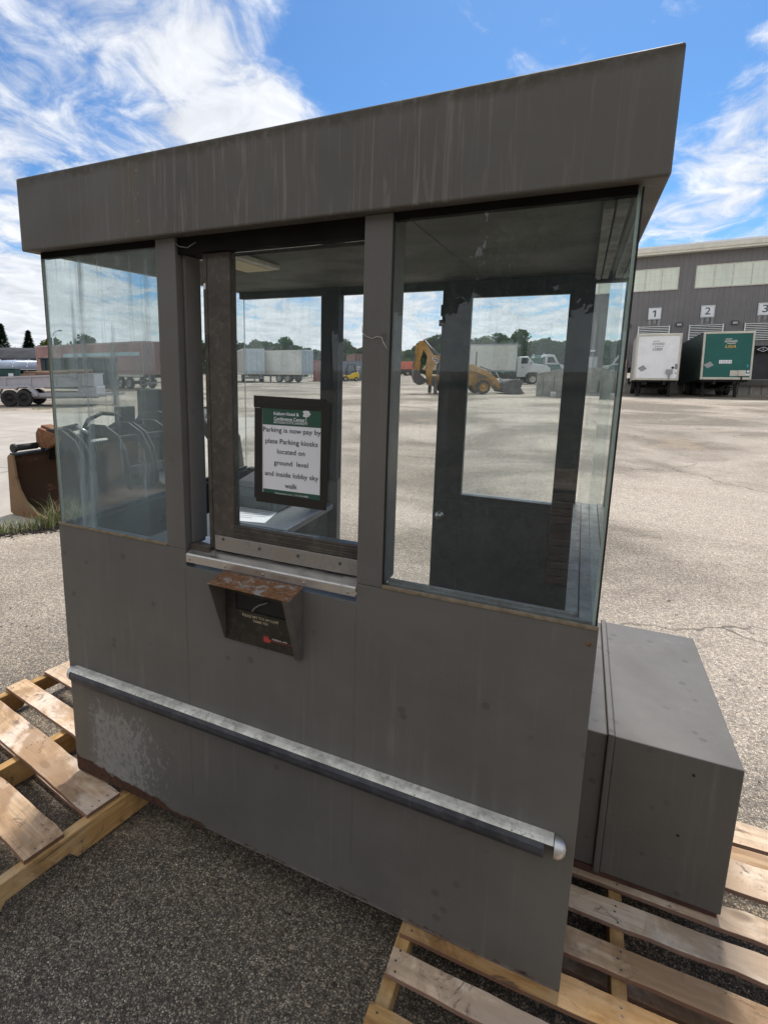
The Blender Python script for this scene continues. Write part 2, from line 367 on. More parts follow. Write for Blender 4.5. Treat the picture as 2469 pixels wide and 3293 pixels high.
def m_ground():
    """worn exposed-aggregate asphalt with stains and cracks"""
    t = NT('aggregate_asphalt')
    p = t.co()
    dn = t.n('ShaderNodeTexNoise'); t.l(p, dn.inputs['Vector']); dn.inputs['Scale'].default_value = 160; dn.inputs['Detail'].default_value = 2
    ds = t.n('ShaderNodeVectorMath', operation='SCALE'); t.l(dn.outputs['Color'], ds.inputs[0]); ds.inputs['Scale'].default_value = .007
    dv = t.n('ShaderNodeVectorMath', operation='ADD'); t.l(p, dv.inputs[0]); t.l(ds.outputs[0], dv.inputs[1]); pd = dv.outputs[0]
    v1 = t.vor(104, out='Color', vec=pd); d1 = t.vor(104, vec=pd)
    v2 = t.vor(260, out='Color', vec=pd); d2 = t.vor(260, vec=pd)
    s1 = t.n('ShaderNodeSeparateColor'); t.l(v1, s1.inputs[0]); s2 = t.n('ShaderNodeSeparateColor'); t.l(v2, s2.inputs[0])
    warm = t.mix(s1.outputs[1], (.36, .285, .195), (.20, .178, .15))
    warm = t.mix(t.ramp(s1.outputs[2], .80, .92), warm, (.82, .74, .58))
    warm = t.mix(t.ramp(s1.outputs[2], .05, .14, 1, 0), warm, (.15, .085, .06))
    fine = t.mix(s2.outputs[1], (.26, .21, .150), (.158, .134, .106))
    fine = t.mix(t.ramp(s2.outputs[2], .86, .97), fine, (.56, .49, .37))
    gap = (.062, .052, .042)
    big = t.noise(.55, 5, .6); mid = t.noise(2.6, 6, .65)
    cover = t.ramp(t.math('ADD', t.math('MULTIPLY', big, .5), t.math('MULTIPLY', mid, .5)), .32, .66, .68, .46)
    fst = t.math('MULTIPLY', t.math('GREATER_THAN', s2.outputs[0], .30), t.ramp(d2, .34, .62, 1, 0))
    col = t.mix(fst, gap, fine)
    stone = t.math('GREATER_THAN', t.math('SUBTRACT', s1.outputs[0], cover), 0.0)
    stone = t.math('MULTIPLY', stone, t.ramp(d1, .26, .56, 1, 0))
    col = t.mix(stone, col, warm)
    # broad worn tone; the booth's shade is painted in toward the front
    wear_and_shade = t.ramp(t.noise(.21, 6, .62, .6, off=(3, 8, 0)), .38, .64, .15, 1.0)
    wear_and_shade = t.math('MULTIPLY', wear_and_shade, t.ramp(t.xyz()[1], -.5, 1.6, .25, 1.0))
    col = t.mix(wear_and_shade, col, t.mix(1.0, col, (2.5, 2.42, 2.32), 'MULTIPLY'))
    col = t.mix(t.math('MULTIPLY', wear_and_shade, .34), col, (.54, .495, .44))
    dk = t.ramp(t.noise(.16, 7, .66, 1.0, off=(11, 2, 0)), .54, .68)
    col = t.mix(t.math('MULTIPLY', dk, .40), col, t.mix(1.0, col, (.60, .57, .56), 'MULTIPLY'))
    dk2 = t.ramp(t.noise(1.1, 7, .7, .8, off=(1, 21, 0)), .62, .74)
    col = t.mix(t.math('MULTIPLY', dk2, .5), col, (.10, .09, .085))
    tan = t.ramp(t.noise(.34, 5, .6, .5, off=(31, 5, 0)), .60, .76)
    col = t.mix(t.math('MULTIPLY', tan, .4), col, (.44, .33, .21))
    gr_ = t.math('MULTIPLY', t.ramp(t.noise(11, 8, .82), .36, .66, .82, 1.12), t.ramp(t.noise(42, 3, .75), .33, .64, .66, 1.26)); cg = t.n('ShaderNodeCombineXYZ'); t.l(gr_, cg.inputs[0]); t.l(gr_, cg.inputs[1]); t.l(gr_, cg.inputs[2]); col = t.mix(1.0, col, cg.outputs[0], 'MULTIPLY')
    dash = t.math('MULTIPLY', t.ramp(t.noise(2.6, 9, .78, 1.5, off=(17, 3, 0)), .62, .68), t.ramp(t.noise(.6, 3, off=(4, 14, 0)), .40, .6))
    col = t.mix(t.math('MULTIPLY', dash, .5), col, (.115, .095, .08))
    # cracks
    w = t.n('ShaderNodeVectorMath', operation='ADD'); nz = t.n('ShaderNodeTexNoise'); t.l(p, nz.inputs['Vector']); nz.inputs['Scale'].default_value = .9; nz.inputs['Detail'].default_value = 6
    sc = t.n('ShaderNodeVectorMath', operation='SCALE'); t.l(nz.outputs['Color'], sc.inputs[0]); sc.inputs['Scale'].default_value = 1.6
    t.l(p, w.inputs[0]); t.l(sc.outputs[0], w.inputs[1])
    ck = t.vor(.17, feature='DISTANCE_TO_EDGE', vec=w.outputs[0])
    cm = t.math('MULTIPLY', t.ramp(ck, .0012, .0034, 1, 0), t.ramp(t.noise(.5, 3, off=(9, 9, 0)), .42, .55))
    cm = t.math('MULTIPLY', cm, t.ramp(t.xyz()[1], 2.2, 3.2))
    col = t.mix(t.math('MULTIPLY', cm, .75), col, (.06, .052, .045))
    # loose dark bits
    bits = t.math('MULTIPLY', t.ramp(t.vor(7.0), .035, .06, 1, 0), t.ramp(t.noise(1.4, 2, off=(2, 2, 0)), .5, .6))
    col = t.mix(t.math('MULTIPLY', bits, .8), col, (.05, .035, .03))
    hgt = t.math('SUBTRACT', t.math('MULTIPLY', stone, t.ramp(d1, 0, .6, 1, .4)), t.math('MULTIPLY', cm, 1.5))
    t.pbr(col, .88, 0, t.bump(hgt, .55, .004), .25)
    return t.m
def m_concrete():
    t = NT('slab_concrete'); p = t.co(); x, y, z = t.xyz()
    n = t.noise(.8, 7, .65, .6)
    col = t.mix(t.ramp(n, .3, .7), (.44, .40, .345), (.34, .305, .265))
    col = t.mix(t.ramp(t.noise(2.3, 8, .7, 1.0, off=(4, 1, 0)), .57, .72, 0, .55), col, (.20, .16, .135))
    col = t.mix(t.ramp(t.noise(46, 3, .8), .4, .75, 0, .35), col, (.50, .46, .40))
    col = t.mix(t.ramp(t.noise(.3, 5, .6, .5, off=(2, 7, 0)), .55, .75, 0, .4), col, (.24, .225, .215))
    def joint(c, per, off):
        m = t.math('ABSOLUTE', t.math('SUBTRACT', t.math('FRACT', t.math('ADD', t.math('MULTIPLY', c, 1 / per), off)), .5))
        return t.ramp(m, .0022, .0045, 1, 0)
    wob = t.math('MULTIPLY', t.noise(1.1, 4), .18)
    j = t.math('MAXIMUM', joint(t.math('ADD', y, wob), 3.9, .22), joint(t.math('ADD', x, wob), 4.4, .1))
    col = t.mix(t.math('MULTIPLY', j, .8), col, (.07, .06, .05))
    t.pbr(col, .9, 0, t.bump(t.math('SUBTRACT', t.noise(90, 3), t.math('MULTIPLY', j, 2.0)), .35, .004), .2)
    return t.m
def m_wood(name, a, b, dark=.25, grey=(.52, .47, .42), greyf=.5, knots=True, edges=True):
    """sawn pallet board, grain along local x"""
    t = NT(name)
    oi = t.n('ShaderNodeObjectInfo'); v = t.n('ShaderNodeVectorMath', operation='ADD'); sc = t.n('ShaderNodeVectorMath', operation='SCALE')
    cm = t.n('ShaderNodeCombineXYZ'); t.l(oi.outputs['Random'], cm.inputs[0]); t.l(oi.outputs['Random'], cm.inputs[1]); t.l(oi.outputs['Random'], cm.inputs[2])
    t.l(cm.outputs[0], sc.inputs[0]); sc.inputs['Scale'].default_value = 37.0; t.l(t.co(), v.inputs[0]); t.l(sc.outputs[0], v.inputs[1])
    p = v.outputs[0]
    g1 = t.noise(9, 5, .6, 1.6, vec=p, stretch=(.35, 3.2, 3.2))
    g2 = t.noise(60, 5, .7, .4, vec=p, stretch=(.06, 1.6, 1.6))
    wv = t.n('ShaderNodeTexWave', wave_type='BANDS', bands_direction='Y'); mpp = t.n('ShaderNodeMapping'); t.l(p, mpp.inputs[0]); mpp.inputs['Scale'].default_value = (.7, 5, 5)
    t.l(mpp.outputs[0], wv.inputs['Vector']); wv.inputs['Scale'].default_value = 1.6; wv.inputs['Distortion'].default_value = 9; wv.inputs['Detail'].default_value = 3; wv.inputs['Detail Scale'].default_value = .9
    col = t.mix(t.ramp(g1, .3, .7), a, b)
    col = t.mix(t.ramp(wv.outputs[0], .55, .95, 0, .38), col, tuple(q * .55 for q in a))
    col = t.mix(t.ramp(g2, .45, .72, 0, .3), col, tuple(q * .5 for q in b))
    col = t.mix(t.ramp(t.noise(3.2, 5, .6, .8, vec=p), .40, .68, 0, greyf), col, grey)
    if knots:
        kn = t.vor(4.2, vec=p, stretch=(.6, 1.2, 1.2)); kf = t.ramp(kn, .05, .11, 1, 0)
        col = t.mix(t.math('MULTIPLY', kf, .7), col, (.075, .05, .035))
    col = t.mix(t.ramp(t.noise(7, 6, .7, vec=p), .58, .75, 0, dark), col, (.10, .065, .045))
    col = t.mix(t.ramp(t.noise(2.3, 6, .68, 1.4, vec=p, off=(6, 2, 0)), .46, .60, 0, .75), col, tuple(q * .62 for q in b))
    st_ = t.math('MULTIPLY', t.ramp(t.noise(9, 7, .78, 1.0, vec=p, off=(1, 4, 2)), .56, .66), .72); col = t.mix(st_, col, (.075, .055, .045))
    geo = t.n('ShaderNodeNewGeometry'); vt = t.n('ShaderNodeVectorTransform', vector_type='NORMAL', convert_from='WORLD', convert_to='OBJECT'); t.l(geo.outputs['Normal'], vt.inputs[0])
    sn = t.n('ShaderNodeSeparateXYZ'); t.l(vt.outputs[0], sn.inputs[0])
    if edges:
        col = t.mix(t.ramp(t.math('ABSOLUTE', sn.outputs[1]), .5, .8, 0, .75), col, (.23, .115, .085))
        col = t.mix(t.ramp(t.math('ABSOLUTE', sn.outputs[0]), .6, .9, 0, .85), col, (.11, .055, .032))
    ck = t.ramp(t.noise(26, 4, .6, .3, vec=p, stretch=(.05, 2.2, 2.2), off=(8, 8, 8)), .655, .69); col = t.mix(t.math('MULTIPLY', ck, .7), col, (.06, .04, .03))
    hv = t.n('ShaderNodeHueSaturation'); t.l(col, hv.inputs['Color']); t.l(t.ramp(oi.outputs['Random'], 0, 1, .82, 1.12, False), hv.inputs['Value'])
    t.pbr(hv.outputs[0], .78, 0, t.bump(g2, .35, .003), .25)
    return t.m
def m_metal(name, c, rough=.35, stain=.4, stainc=(.16, .13, .10), brush=True):
    t = NT(name)
    st = t.noise(9, 7, .7, .5); br = t.noise(120, 3, .6, stretch=(.03, 1, 1)) if brush else t.noise(60, 3)
    col = t.mix(t.ramp(st, .48, .72, 0, stain), c, stainc)
    t.pbr(col, t.math('ADD', t.ramp(br, .3, .7, rough * .8, rough * 1.2), t.ramp(st, .45, .7, 0, .25)), t.ramp(st, .48, .72, .95, .45), t.bump(br, .08, .001), .5)
    return t.m
def m_rust(name, paint=None, amount=.5, scale=9):
    t = NT(name); n = t.noise(scale, 8, .7, .5)
    r = t.mix(t.ramp(t.noise(scale * 3, 6, .7), .35, .7), (.24, .115, .052), (.10, .048, .026))
    r = t.mix(t.ramp(t.noise(scale * 1.7, 6, .7, off=(4, 4, 4)), .5, .75, 0, .7), r, (.34, .22, .13))
    col = t.mix(t.ramp(n, .62 - amount * .4, .74 - amount * .4), paint, r) if paint else r
    t.pbr(col, .85, 0, t.bump(t.noise(scale * 6, 5, .7), .3, .004), .3)
    return t.m
def m_ribbed(name, c, c2, per, axis=0, depth=.5, rough=.5, dirt=.2):
    """sheet cladding with vertical ribs (period per) drawn as bump and shallow tone"""
    t = NT(name); q = t.xyz()[axis]
    f = t.math('FRACT', t.math('MULTIPLY', q, 1 / per)); rib = t.ramp(t.math('ABSOLUTE', t.math('SUBTRACT', f, .5)), .03, .10, 1, 0)
    col = t.mix(t.ramp(t.noise(.7, 5, .6), .3, .7), c, c2)
    col = t.mix(t.math('MULTIPLY', t.ramp(t.noise(3, 6, .7, stretch=(1, 1, .15)), .5, .75), dirt), col, (.12, .10, .085))
    t.pbr(col, rough, 0, t.bump(rib, depth, .03), .4)
    return t.m
def m_leaf(name, a, b):
    t = NT(name)
    n = t.noise(.55, 5, .7); oi = t.n('ShaderNodeObjectInfo')
    col = t.mix(t.ramp(n, .32, .68), a, b)
    hv = t.n('ShaderNodeHueSaturation'); t.l(col, hv.inputs['Color']); t.l(t.ramp(oi.outputs['Random'], 0, 1, .75, 1.25, False), hv.inputs['Value'])
    t.l(t.ramp(oi.outputs['Random'], 0, 1, .485, .515, False), hv.inputs['Hue'])
    df = t.n('ShaderNodeBsdfDiffuse'); tl = t.n('ShaderNodeBsdfTranslucent'); t.l(hv.outputs[0], df.inputs[0]); t.l(hv.outputs[0], tl.inputs[0])
    mx_ = t.n('ShaderNodeMixShader'); mx_.inputs[0].default_value = .35; t.l(df.outputs[0], mx_.inputs[1]); t.l(tl.outputs[0], mx_.inputs[2]); t.l(mx_.outputs[0], t.out.inputs[0])
    return t.m

M_BODY = m_booth('booth_wall_paint', .4, True, 0.0, .5); M_POST = m_booth('booth_trim_paint', .18, False, 5.0); M_CAB = m_booth('cabinet_paint', .3, False, 11.0, .42, .18)
M_ROOF = m_roof()
G_LEFT = m_glass('dusty_glass_left', .32, 1.1, (.955, .985, .98), .55, .35); G_RIGHT = m_glass('dusty_glass_right', .085, .4, (.965, .985, .98), .26, .95)
G_SASH = m_glass('dusty_glass_sash', .085, .3, (.97, .985, .985)); G_SIDE = m_glass('dusty_glass_side', .04, .3, (.96, .985, .98)); G_REAR = m_glass('dusty_glass_rear', .09, .4, (.965, .985, .985))
M_GEDGE = simple('glass_edge', (.62, .71, .66), .3, 0, .2, 2)
M_STEEL = m_metal('stainless', (.62, .60, .57), .34, .5); M_STRIP = m_metal('strip_steel', (.40, .38, .36), .42, .5, (.13, .11, .09)); M_ALU = simple('bright_aluminium', (.80, .78, .71), .62, .25, .35, 18, .7, (.24, .22, .17))
M_CASTALU = simple('cast_aluminium', (.62, .62, .61), .42, .85, .25, 9, .2)
M_RUBBER = simple('rubber', (.050, .052, .063), .6, 0, .45, 9, .5, (.12, .115, .11), bump=.2); M_TYRE = simple('tyre_rubber', (.03, .03, .031), .8, 0, .3, 6, .3, (.09, .08, .07))
M_SASH = simple('sash_bronze', (.082, .068, .056), .55, .1, .3, 14, .5, (.17, .145, .115)); M_BLACK = simple('black_plastic', (.010, .010, .011), .6, 0, .3, 5); M_GAP = simple('painted_eave_shade', (.012, .011, .010), .9, 0, .3, 5, spec=.1)  # gap black on header and window channels holds the eave's shade in its colour
M_TAN = simple('old_sealant', (.26, .20, .13), .85, 0, .35, 30, .5, (.10, .085, .065), bump=.4)
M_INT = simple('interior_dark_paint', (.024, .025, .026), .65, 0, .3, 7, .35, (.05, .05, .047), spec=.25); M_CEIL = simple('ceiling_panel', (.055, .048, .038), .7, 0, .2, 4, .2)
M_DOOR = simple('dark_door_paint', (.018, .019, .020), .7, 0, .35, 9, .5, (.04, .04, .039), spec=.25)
M_COUNTER = simple('grey_counter', (.115, .13, .145), .45, 0, .15, 8, .2); M_RAIL = simple('grey_track', (.26, .255, .24), .7, 0, .35, 14, .5)
M_LENS = simple('fixture_lens', (.78, .66, .38), .5, 0, .1, 3); M_WHITE = simple('white_paper', (.80, .80, .83), .8, 0, .04, 4); M_CREAM = simple('cream_trim', (.72, .70, .62), .6, 0, .2, 5, .25)
M_PGREEN = simple('sign_green', (.022, .085, .058), .5, 0, .1, 6); M_INK = simple('printed_ink', (.035, .036, .045), .7, 0, .1, 10); M_TAPE = simple('black_tape', (.014, .013, .012), .33, 0, .3, 12)
M_HOOD = simple('hood_paint', (.12, .105, .095), .6, 0, .3, 12, .35); M_RUSTTOP = m_rust('rusted_top', (.30, .29, .28), .62, 26)
M_FACE = simple('display_face', (.030, .025, .017), .55, 0, .5, 22, .6, (.075, .062, .042)); M_GOLD = simple('worn_gold_letters', (.85, .74, .48), .6, 0, .5, 60); M_RED = simple('red_emblem', (.50, .06, .045), .5, 0, .25, 30); M_WLET = simple('white_letters', (.70, .68, .64), .6, 0, .2, 30)
M_WOOD = m_wood('pallet_wood', (.64, .46, .29), (.46, .28, .15), .5, (.72, .61, .52), .8); M_WOODP = m_wood('pallet_wood_pale', (.74, .58, .42), (.60, .43, .29), .45, (.78, .70, .60), .8); M_WOODY = m_wood('pallet_wood_yellow', (.55, .33, .13), (.42, .215, .075), .45, (.60, .46, .30), .5); M_STRG = m_wood('pallet_stringer_wood', (.56, .35, .14), (.40, .22, .08), .45, (.56, .43, .27), .45, True, False)
M_REDWOOD = m_rust('red_skid', None, 1, 12); M_SKID = simple('reddish_skid_paint', (.10, .045, .035), .8, 0, .4, 9, .4)
M_SCREW = simple('screw_head', (.13, .115, .10), .5, .6, .4, 40)

# ================================================================== SETTING
random.seed(7)
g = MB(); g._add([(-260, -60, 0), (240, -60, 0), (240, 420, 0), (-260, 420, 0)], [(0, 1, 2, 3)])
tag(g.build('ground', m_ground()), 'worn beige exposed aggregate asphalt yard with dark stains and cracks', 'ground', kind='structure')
g = MB(); g._add([(-3.98, 2.02, .004), (-2.75, 4.05, .004), (-8.5, 15.5, .004), (-34, 10, .004), (-34, -8, .004), (-8, -4.5, .004)], [(0, 1, 2, 3, 4, 5)])
tag(g.build('concrete_slab', m_concrete()), 'pale concrete slab with dark joints left of the booth', 'pavement', kind='structure')

# ================================================================== BOOTH
BW, BD, ZS, ZR0, ZR1 = 1.83, 1.302, 1.058, 2.047, 2.283
booth = thing('parking_booth', 'weathered dark grey parking attendant booth with dusty windows, standing on two wooden pallets', 'booth')
booth.matrix_world = Matrix(((0.99991, 0.00014, 0.01307, 0.00016), (0.0, 0.99994, -0.01101, 0.0), (-0.01307, 0.01101, 0.99985, 0.15392), (0, 0, 0, 1)))
bpy.context.view_layer.update()
BM = booth.matrix_world.copy()
def onbooth(o):
    """a separate thing carried by the booth: stands in the booth's own axes"""
    o.matrix_world = BM.copy(); return o

MB().prism([(0.006, 0), (BW - .006, 0), (BW, .006), (BW, ZS), (1.217, ZS), (1.217, 1.0), (.607, 1.0), (.607, ZS), (0, ZS), (0, .012)], 0, .05) \
    .box(.5995, .6025, -.0012, .01, .10, .99).box(1.218, 1.221, -.0012, .01, .12, .99).build('front_panel', M_BODY, booth, .003)
MB().box(0, .05, .0505, BD, 0, ZS).build('side_panel', M_POST, booth, .003)
MB().box(BW - .05, BW, .0505, BD, 0, ZS).build('side_panel', M_POST, booth, .003)
MB().box(.0505, .616, BD - .05, BD, .0, 1.048).build('rear_panel', M_POST, booth, .003)
MB().box(1.144, BW - .0505, BD - .03, BD - .001, .0, 1.048).build('rear_panel', M_POST, booth, .003)
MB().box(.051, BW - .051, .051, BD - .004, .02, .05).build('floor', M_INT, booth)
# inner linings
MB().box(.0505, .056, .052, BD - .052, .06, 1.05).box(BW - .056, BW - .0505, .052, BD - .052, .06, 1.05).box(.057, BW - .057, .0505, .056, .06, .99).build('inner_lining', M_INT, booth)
# roof box with drip lip
MB().box(-.037, BW + .037, -.035, BD + .035, ZR0, ZR1).build('roof', M_ROOF, booth, .006, 3)
MB().box(.03, BW - .03, .03, BD - .03, 2.0415, 2.0465).box(1.310, 1.316, .04, BD - .04, 2.0395, 2.0413).build('ceiling', M_CEIL, booth)
# posts, headers
MB().box(.530, .607, 0.0, .112, ZS + .0005, 2.0465).box(.6075, .618, .03, .108, 1.075, 2.04).box(.6075, .613, .1085, .114, 1.075, 2.04).build('front_post', M_POST, booth, .003)
MB().box(1.217, 1.292, 0.0, .112, ZS + .0005, 2.0465).build('front_post', M_POST, booth, .003)
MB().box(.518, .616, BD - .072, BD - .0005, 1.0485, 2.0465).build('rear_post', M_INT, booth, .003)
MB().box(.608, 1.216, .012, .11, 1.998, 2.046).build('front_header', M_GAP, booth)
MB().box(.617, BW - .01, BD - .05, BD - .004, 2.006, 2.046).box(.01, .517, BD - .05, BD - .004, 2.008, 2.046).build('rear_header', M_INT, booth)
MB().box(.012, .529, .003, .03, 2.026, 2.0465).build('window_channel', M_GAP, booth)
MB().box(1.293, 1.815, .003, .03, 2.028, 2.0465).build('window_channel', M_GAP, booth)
# panes (6 mm, pale green edges)
def pane(name, mat_, x0, x1, y0, y1, z0, z1, parent, edge=True):
    mb = MB(); mb.box(x0, x1, y0, y1, z0, z1)
    o = mb.build(name, [mat_, M_GEDGE], parent)
    if edge:
        thin = min((x1 - x0, 0), (y1 - y0, 1), (z1 - z0, 2))[1]
        for p in o.data.polygons:
            if abs(p.normal[thin]) < .5: p.material_index = 1
    return o
pane('window_pane', G_LEFT, .010, .530, .008, .014, 1.060, 2.040, booth)
pane('window_pane', G_RIGHT, 1.292, 1.822, .008, .014, 1.060, 2.040, booth)
pane('window_pane', G_SIDE, .010, .016, .0145, BD - .0085, 1.060, 2.040, booth)
pane('window_pane', G_SIDE, 1.816, 1.822, .0145, BD - .0085, 1.060, 2.040, booth)
pane('window_pane', G_REAR, .0165, .518, BD - .0145, BD - .0085, 1.050, 2.010, booth)
pane('window_pane', G_REAR, 1.77, 1.8155, BD - .0145, BD - .0085, 1.050, 2.010, booth)
MB().box(1.8225, 1.8262, .004, .0145, 1.062, 2.042).build('corner_seal', M_BLACK, booth)
MB().box(.0065, .0095, .006, .0150, 1.062, 2.04).build('corner_seal', M_TAN, booth)
MB().box(1.292, 1.2965, .004, .0075, 1.07, 2.03).build('glazing_gasket', M_BLACK, booth)
# sill capping stained tan, and inner tracks
MB().box(.0, .530, -.0022, .0075, ZS + .0006, ZS + .0105).build('sill_strip', M_TAN, booth, .002)
MB().box(1.292, BW, -.0022, .0075, ZS + .0006, ZS + .0105).build('sill_strip', M_TAN, booth, .002)
MB().box(1.30, 1.80, .0155, .029, ZS + .001, ZS + .013).box(1.30, 1.775, .032, .044, ZS + .001, ZS + .018).build('sill_track', M_RAIL, booth, .001)
MB().box(1.7865, 1.8150, .02, BD - .06, ZS + .001, ZS + .012).box(1.755, 1.783, .05, BD - .06, ZS + .001, ZS + .016).build('sill_track', M_RAIL, booth, .001)
MB().box(.0165, .03, .02, BD - .06, ZS + .001, ZS + .012).box(.036, .052, .03, BD - .06, ZS + .001, ZS + .018).build('sill_track', M_INT, booth, .001)
MB().box(.053, .51, BD - .06, BD - .016, ZS - .008, ZS + .006).build('sill_track', M_INT, booth, .001)
MB().box(1.755, 1.776, .05, BD - .06, 2.015, 2.041).box(1.780, 1.803, .03, BD - .06, 2.018, 2.041).build('ceiling_track', M_RAIL, booth, .002)

# sliding window
sash = MB().box(.681, .779, .036, .070, 1.066, 2.0).box(.7795, 1.2165, .036, .070, 1.150, 1.157) \
    .box(.7795, 1.2165, .034, .068, 1.1415, 1.1495).box(.7795, 1.2165, .036, .070, 1.1335, 1.141).box(.7795, 1.2165, .034, .068, 1.126, 1.133).box(.7795, 1.2165, .036, .07, 1.1165, 1.1255) \
    .box(.69, .6965, .0335, .0355, 1.08, 1.99).build('sliding_window', M_SASH, booth, .0015)
pane('window_pane', G_SASH, .7795, 1.25, .052, .057, 1.1575, 1.9975, sash, False)
MB().box(.705, 1.2165, .031, .058, 1.066, 1.1155).build('strip', M_STRIP, sash, .0015)
for k in range(4): MB().ball((.738 + k * .138, .0305, 1.094 + (.012 if k == 0 else .002)), .0052, 0, (1, .6, 1), 6).build('screw', M_SCREW, sash)
for k in range(6): MB().ball((.690, .0335, 1.10 + k * .165), .0042, 0, (1, .6, 1), 6).build('screw', M_SCREW, sash)
# sill tray
tray = MB().prism([(-.004, 1.017), (-.004, 1.0445), (.0005, 1.0475), (.060, 1.0655), (.075, 1.0655), (.075, 1.05), (0.0, 1.030), (0.0, 1.017)], .610, 1.2165, 'x').build('sill_tray', M_STEEL, booth, .002)
for k in range(5): MB().ball((.625 + k * .142, -.005, 1.029), .0045, 0, (1, .6, 1), 6).build('screw', M_STRIP, tray)
MB().box(.608, .69, .02, .05, 1.048, 1.075).build('track_end', M_SASH, booth, .003)

# bumper rail
rail = MB().prism([(0, .422), (-.018, .419), (-.034, .428), (-.041, .444), (-.041, .461), (-.034, .4715), (0, .4715)], .045, 1.760, 'x').build('bumper_rail', M_RUBBER, booth, .004)
MB().prism([(-.0003, .472), (-.030, .472), (-.0335, .4725), (-.036, .4735), (-.031, .4795), (-.022, .4825), (0, .4835)], .040, 1.780, 'x').build('metal_strip', M_ALU, rail, .001)
prof = [(0, .0285), (.010, .028), (.019, .024), (.026, .015), (.029, .0)]
for sgn, x0 in ((1, 1.782), (-1, .039)):
    c = MB(); c.lathe((x0, -.010, .453), (sgn, 0, 0), prof, 0, 24)
    bmesh.ops.bisect_plane(c.b, geom=c.b.verts[:] + c.b.edges[:] + c.b.faces[:], plane_co=(0, -.0005, 0), plane_no=(0, 1, 0), clear_outer=True)
    c.build('end_cap', M_CASTALU, rail)
for k in range(7): MB().ball((.12 + k * .26, -.0335, .4765), .0026, 0, (1, .6, 1), 6).build('screw', M_STRIP, rail)
# little leftovers: rusty screw hole, cobweb thread, loose wire
MB().ball((1.812, -.001, 1.022), .006, 0, (1, .35, 1), 8).build('screw', M_RUSTTOP, booth)
MB().tube([(1.2165, -.001, 1.775), (1.2185, -.003, 1.757), (1.229, -.003, 1.748), (1.246, -.003, 1.741), (1.258, -.003, 1.746), (1.272, -.003, 1.744), (1.276, -.003, 1.733), (1.287, -.003, 1.715)], .0008, 5).build('cobweb', M_CREAM, booth)
MB().tube([(.60, .004, 2.035), (.625, -.004, 2.018), (.655, -.002, 2.012), (.68, .008, 2.028)], .0012, 6).build('wire', M_RAIL, booth)
MB().box(.685, .692, .0325, .0358, 1.895, 1.912).build('paint_chip', M_WHITE, sash)
# fare display hood
hx0, hx1, ht, hb = .764, 1.047, 1.014, .782
hood = MB().prism([(-.001, ht - .004), (-.001, hb), (-.012, hb + .003), (-.092, 1.0015)], hx0, hx0 + .004, 'x') \
    .prism([(-.001, ht - .004), (-.001, hb), (-.012, hb - .006), (-.092, 1.0015)], hx1 - .022, hx1, 'x').box(hx0 + .001, hx1 - .001, -.0007, .0005, hb + .002, ht - .006).build('fare_display', M_HOOD, booth, .0015)
MB().prism([(-.001, ht), (-.093, 1.0055), (-.093, 1.0025), (-.001, ht - .0035)], hx0 - .001, hx1 + .001, 'x').build('hood_top', M_RUSTTOP, hood, .001)
fa = MB()
fx0, fx1 = hx0 + .0045, hx1 - .0225
fa.box(fx0, fx1, -.006, -.002, hb, .895).box(fx0, .808, -.006, -.002, .895, 1.008).box(.998, fx1, -.006, -.002, .895, 1.008).box(.808, .998, -.006, -.002, .948, 1.008)
fa.build('face_plate', M_FACE, hood)
MB().box(.806, 1.0, -.0016, -.0008, .893, .95).build('display_opening', M_BLACK, hood)
cb = MB(); cb.tube([(.868, -.003, .897), (.880, -.010, .912), (.898, -.012, .927), (.928, -.006, .940)], .0028, 8); cb.build('cable', M_RAIL, hood)
lt = MB(); fit_text(lt, 'PLEASE PAY THIS AMOUNT', .834, .966, .880, .0088, -.0065); fit_text(lt, 'THANK YOU', .872, .928, .8665, .0085, -.0065); lt.build('lettering', M_GOLD, hood)
em = MB(); em.prism([(.912, .806), (.931, .806), (.938, .811), (.938, .817), (.930, .8175), (.928, .825), (.921, .825), (.921, .821), (.918, .825), (.912, .825)], -.0068, -.006, 'y'); em.prism([(.942, .8155), (1.016, .8155), (1.016, .8145), (.942, .8142)], -.0068, -.006, 'y')
em.build('emblem', M_RED, hood)
lt = MB(); fit_text(lt, 'FEDERAL APD', .943, .996, .8205, .0050, -.0065, bold=.02); lt.build('lettering', M_WLET, hood)

# equipment cabinet on the right side
cab = MB().box(1.831, 1.913, .434, 1.276, .03, .519).box(1.932, 2.262, .428, 1.283, .024, .525).build('equipment_cabinet', M_CAB, booth, .004)
MB().box(1.9135, 1.9315, .421, 1.289, .022, .531).build('flange', M_CAB, cab, .003)
MB().box(1.833, 2.255, .440, 1.27, -.012, .0225).build('skid', M_SKID, cab)
for x, z in ((2.145, .467), (2.128, .250)): MB().cyl((x, .4282, z), (x, .4262, z), .0042, None, 10).build('bolt_hole', M_BLACK, cab)

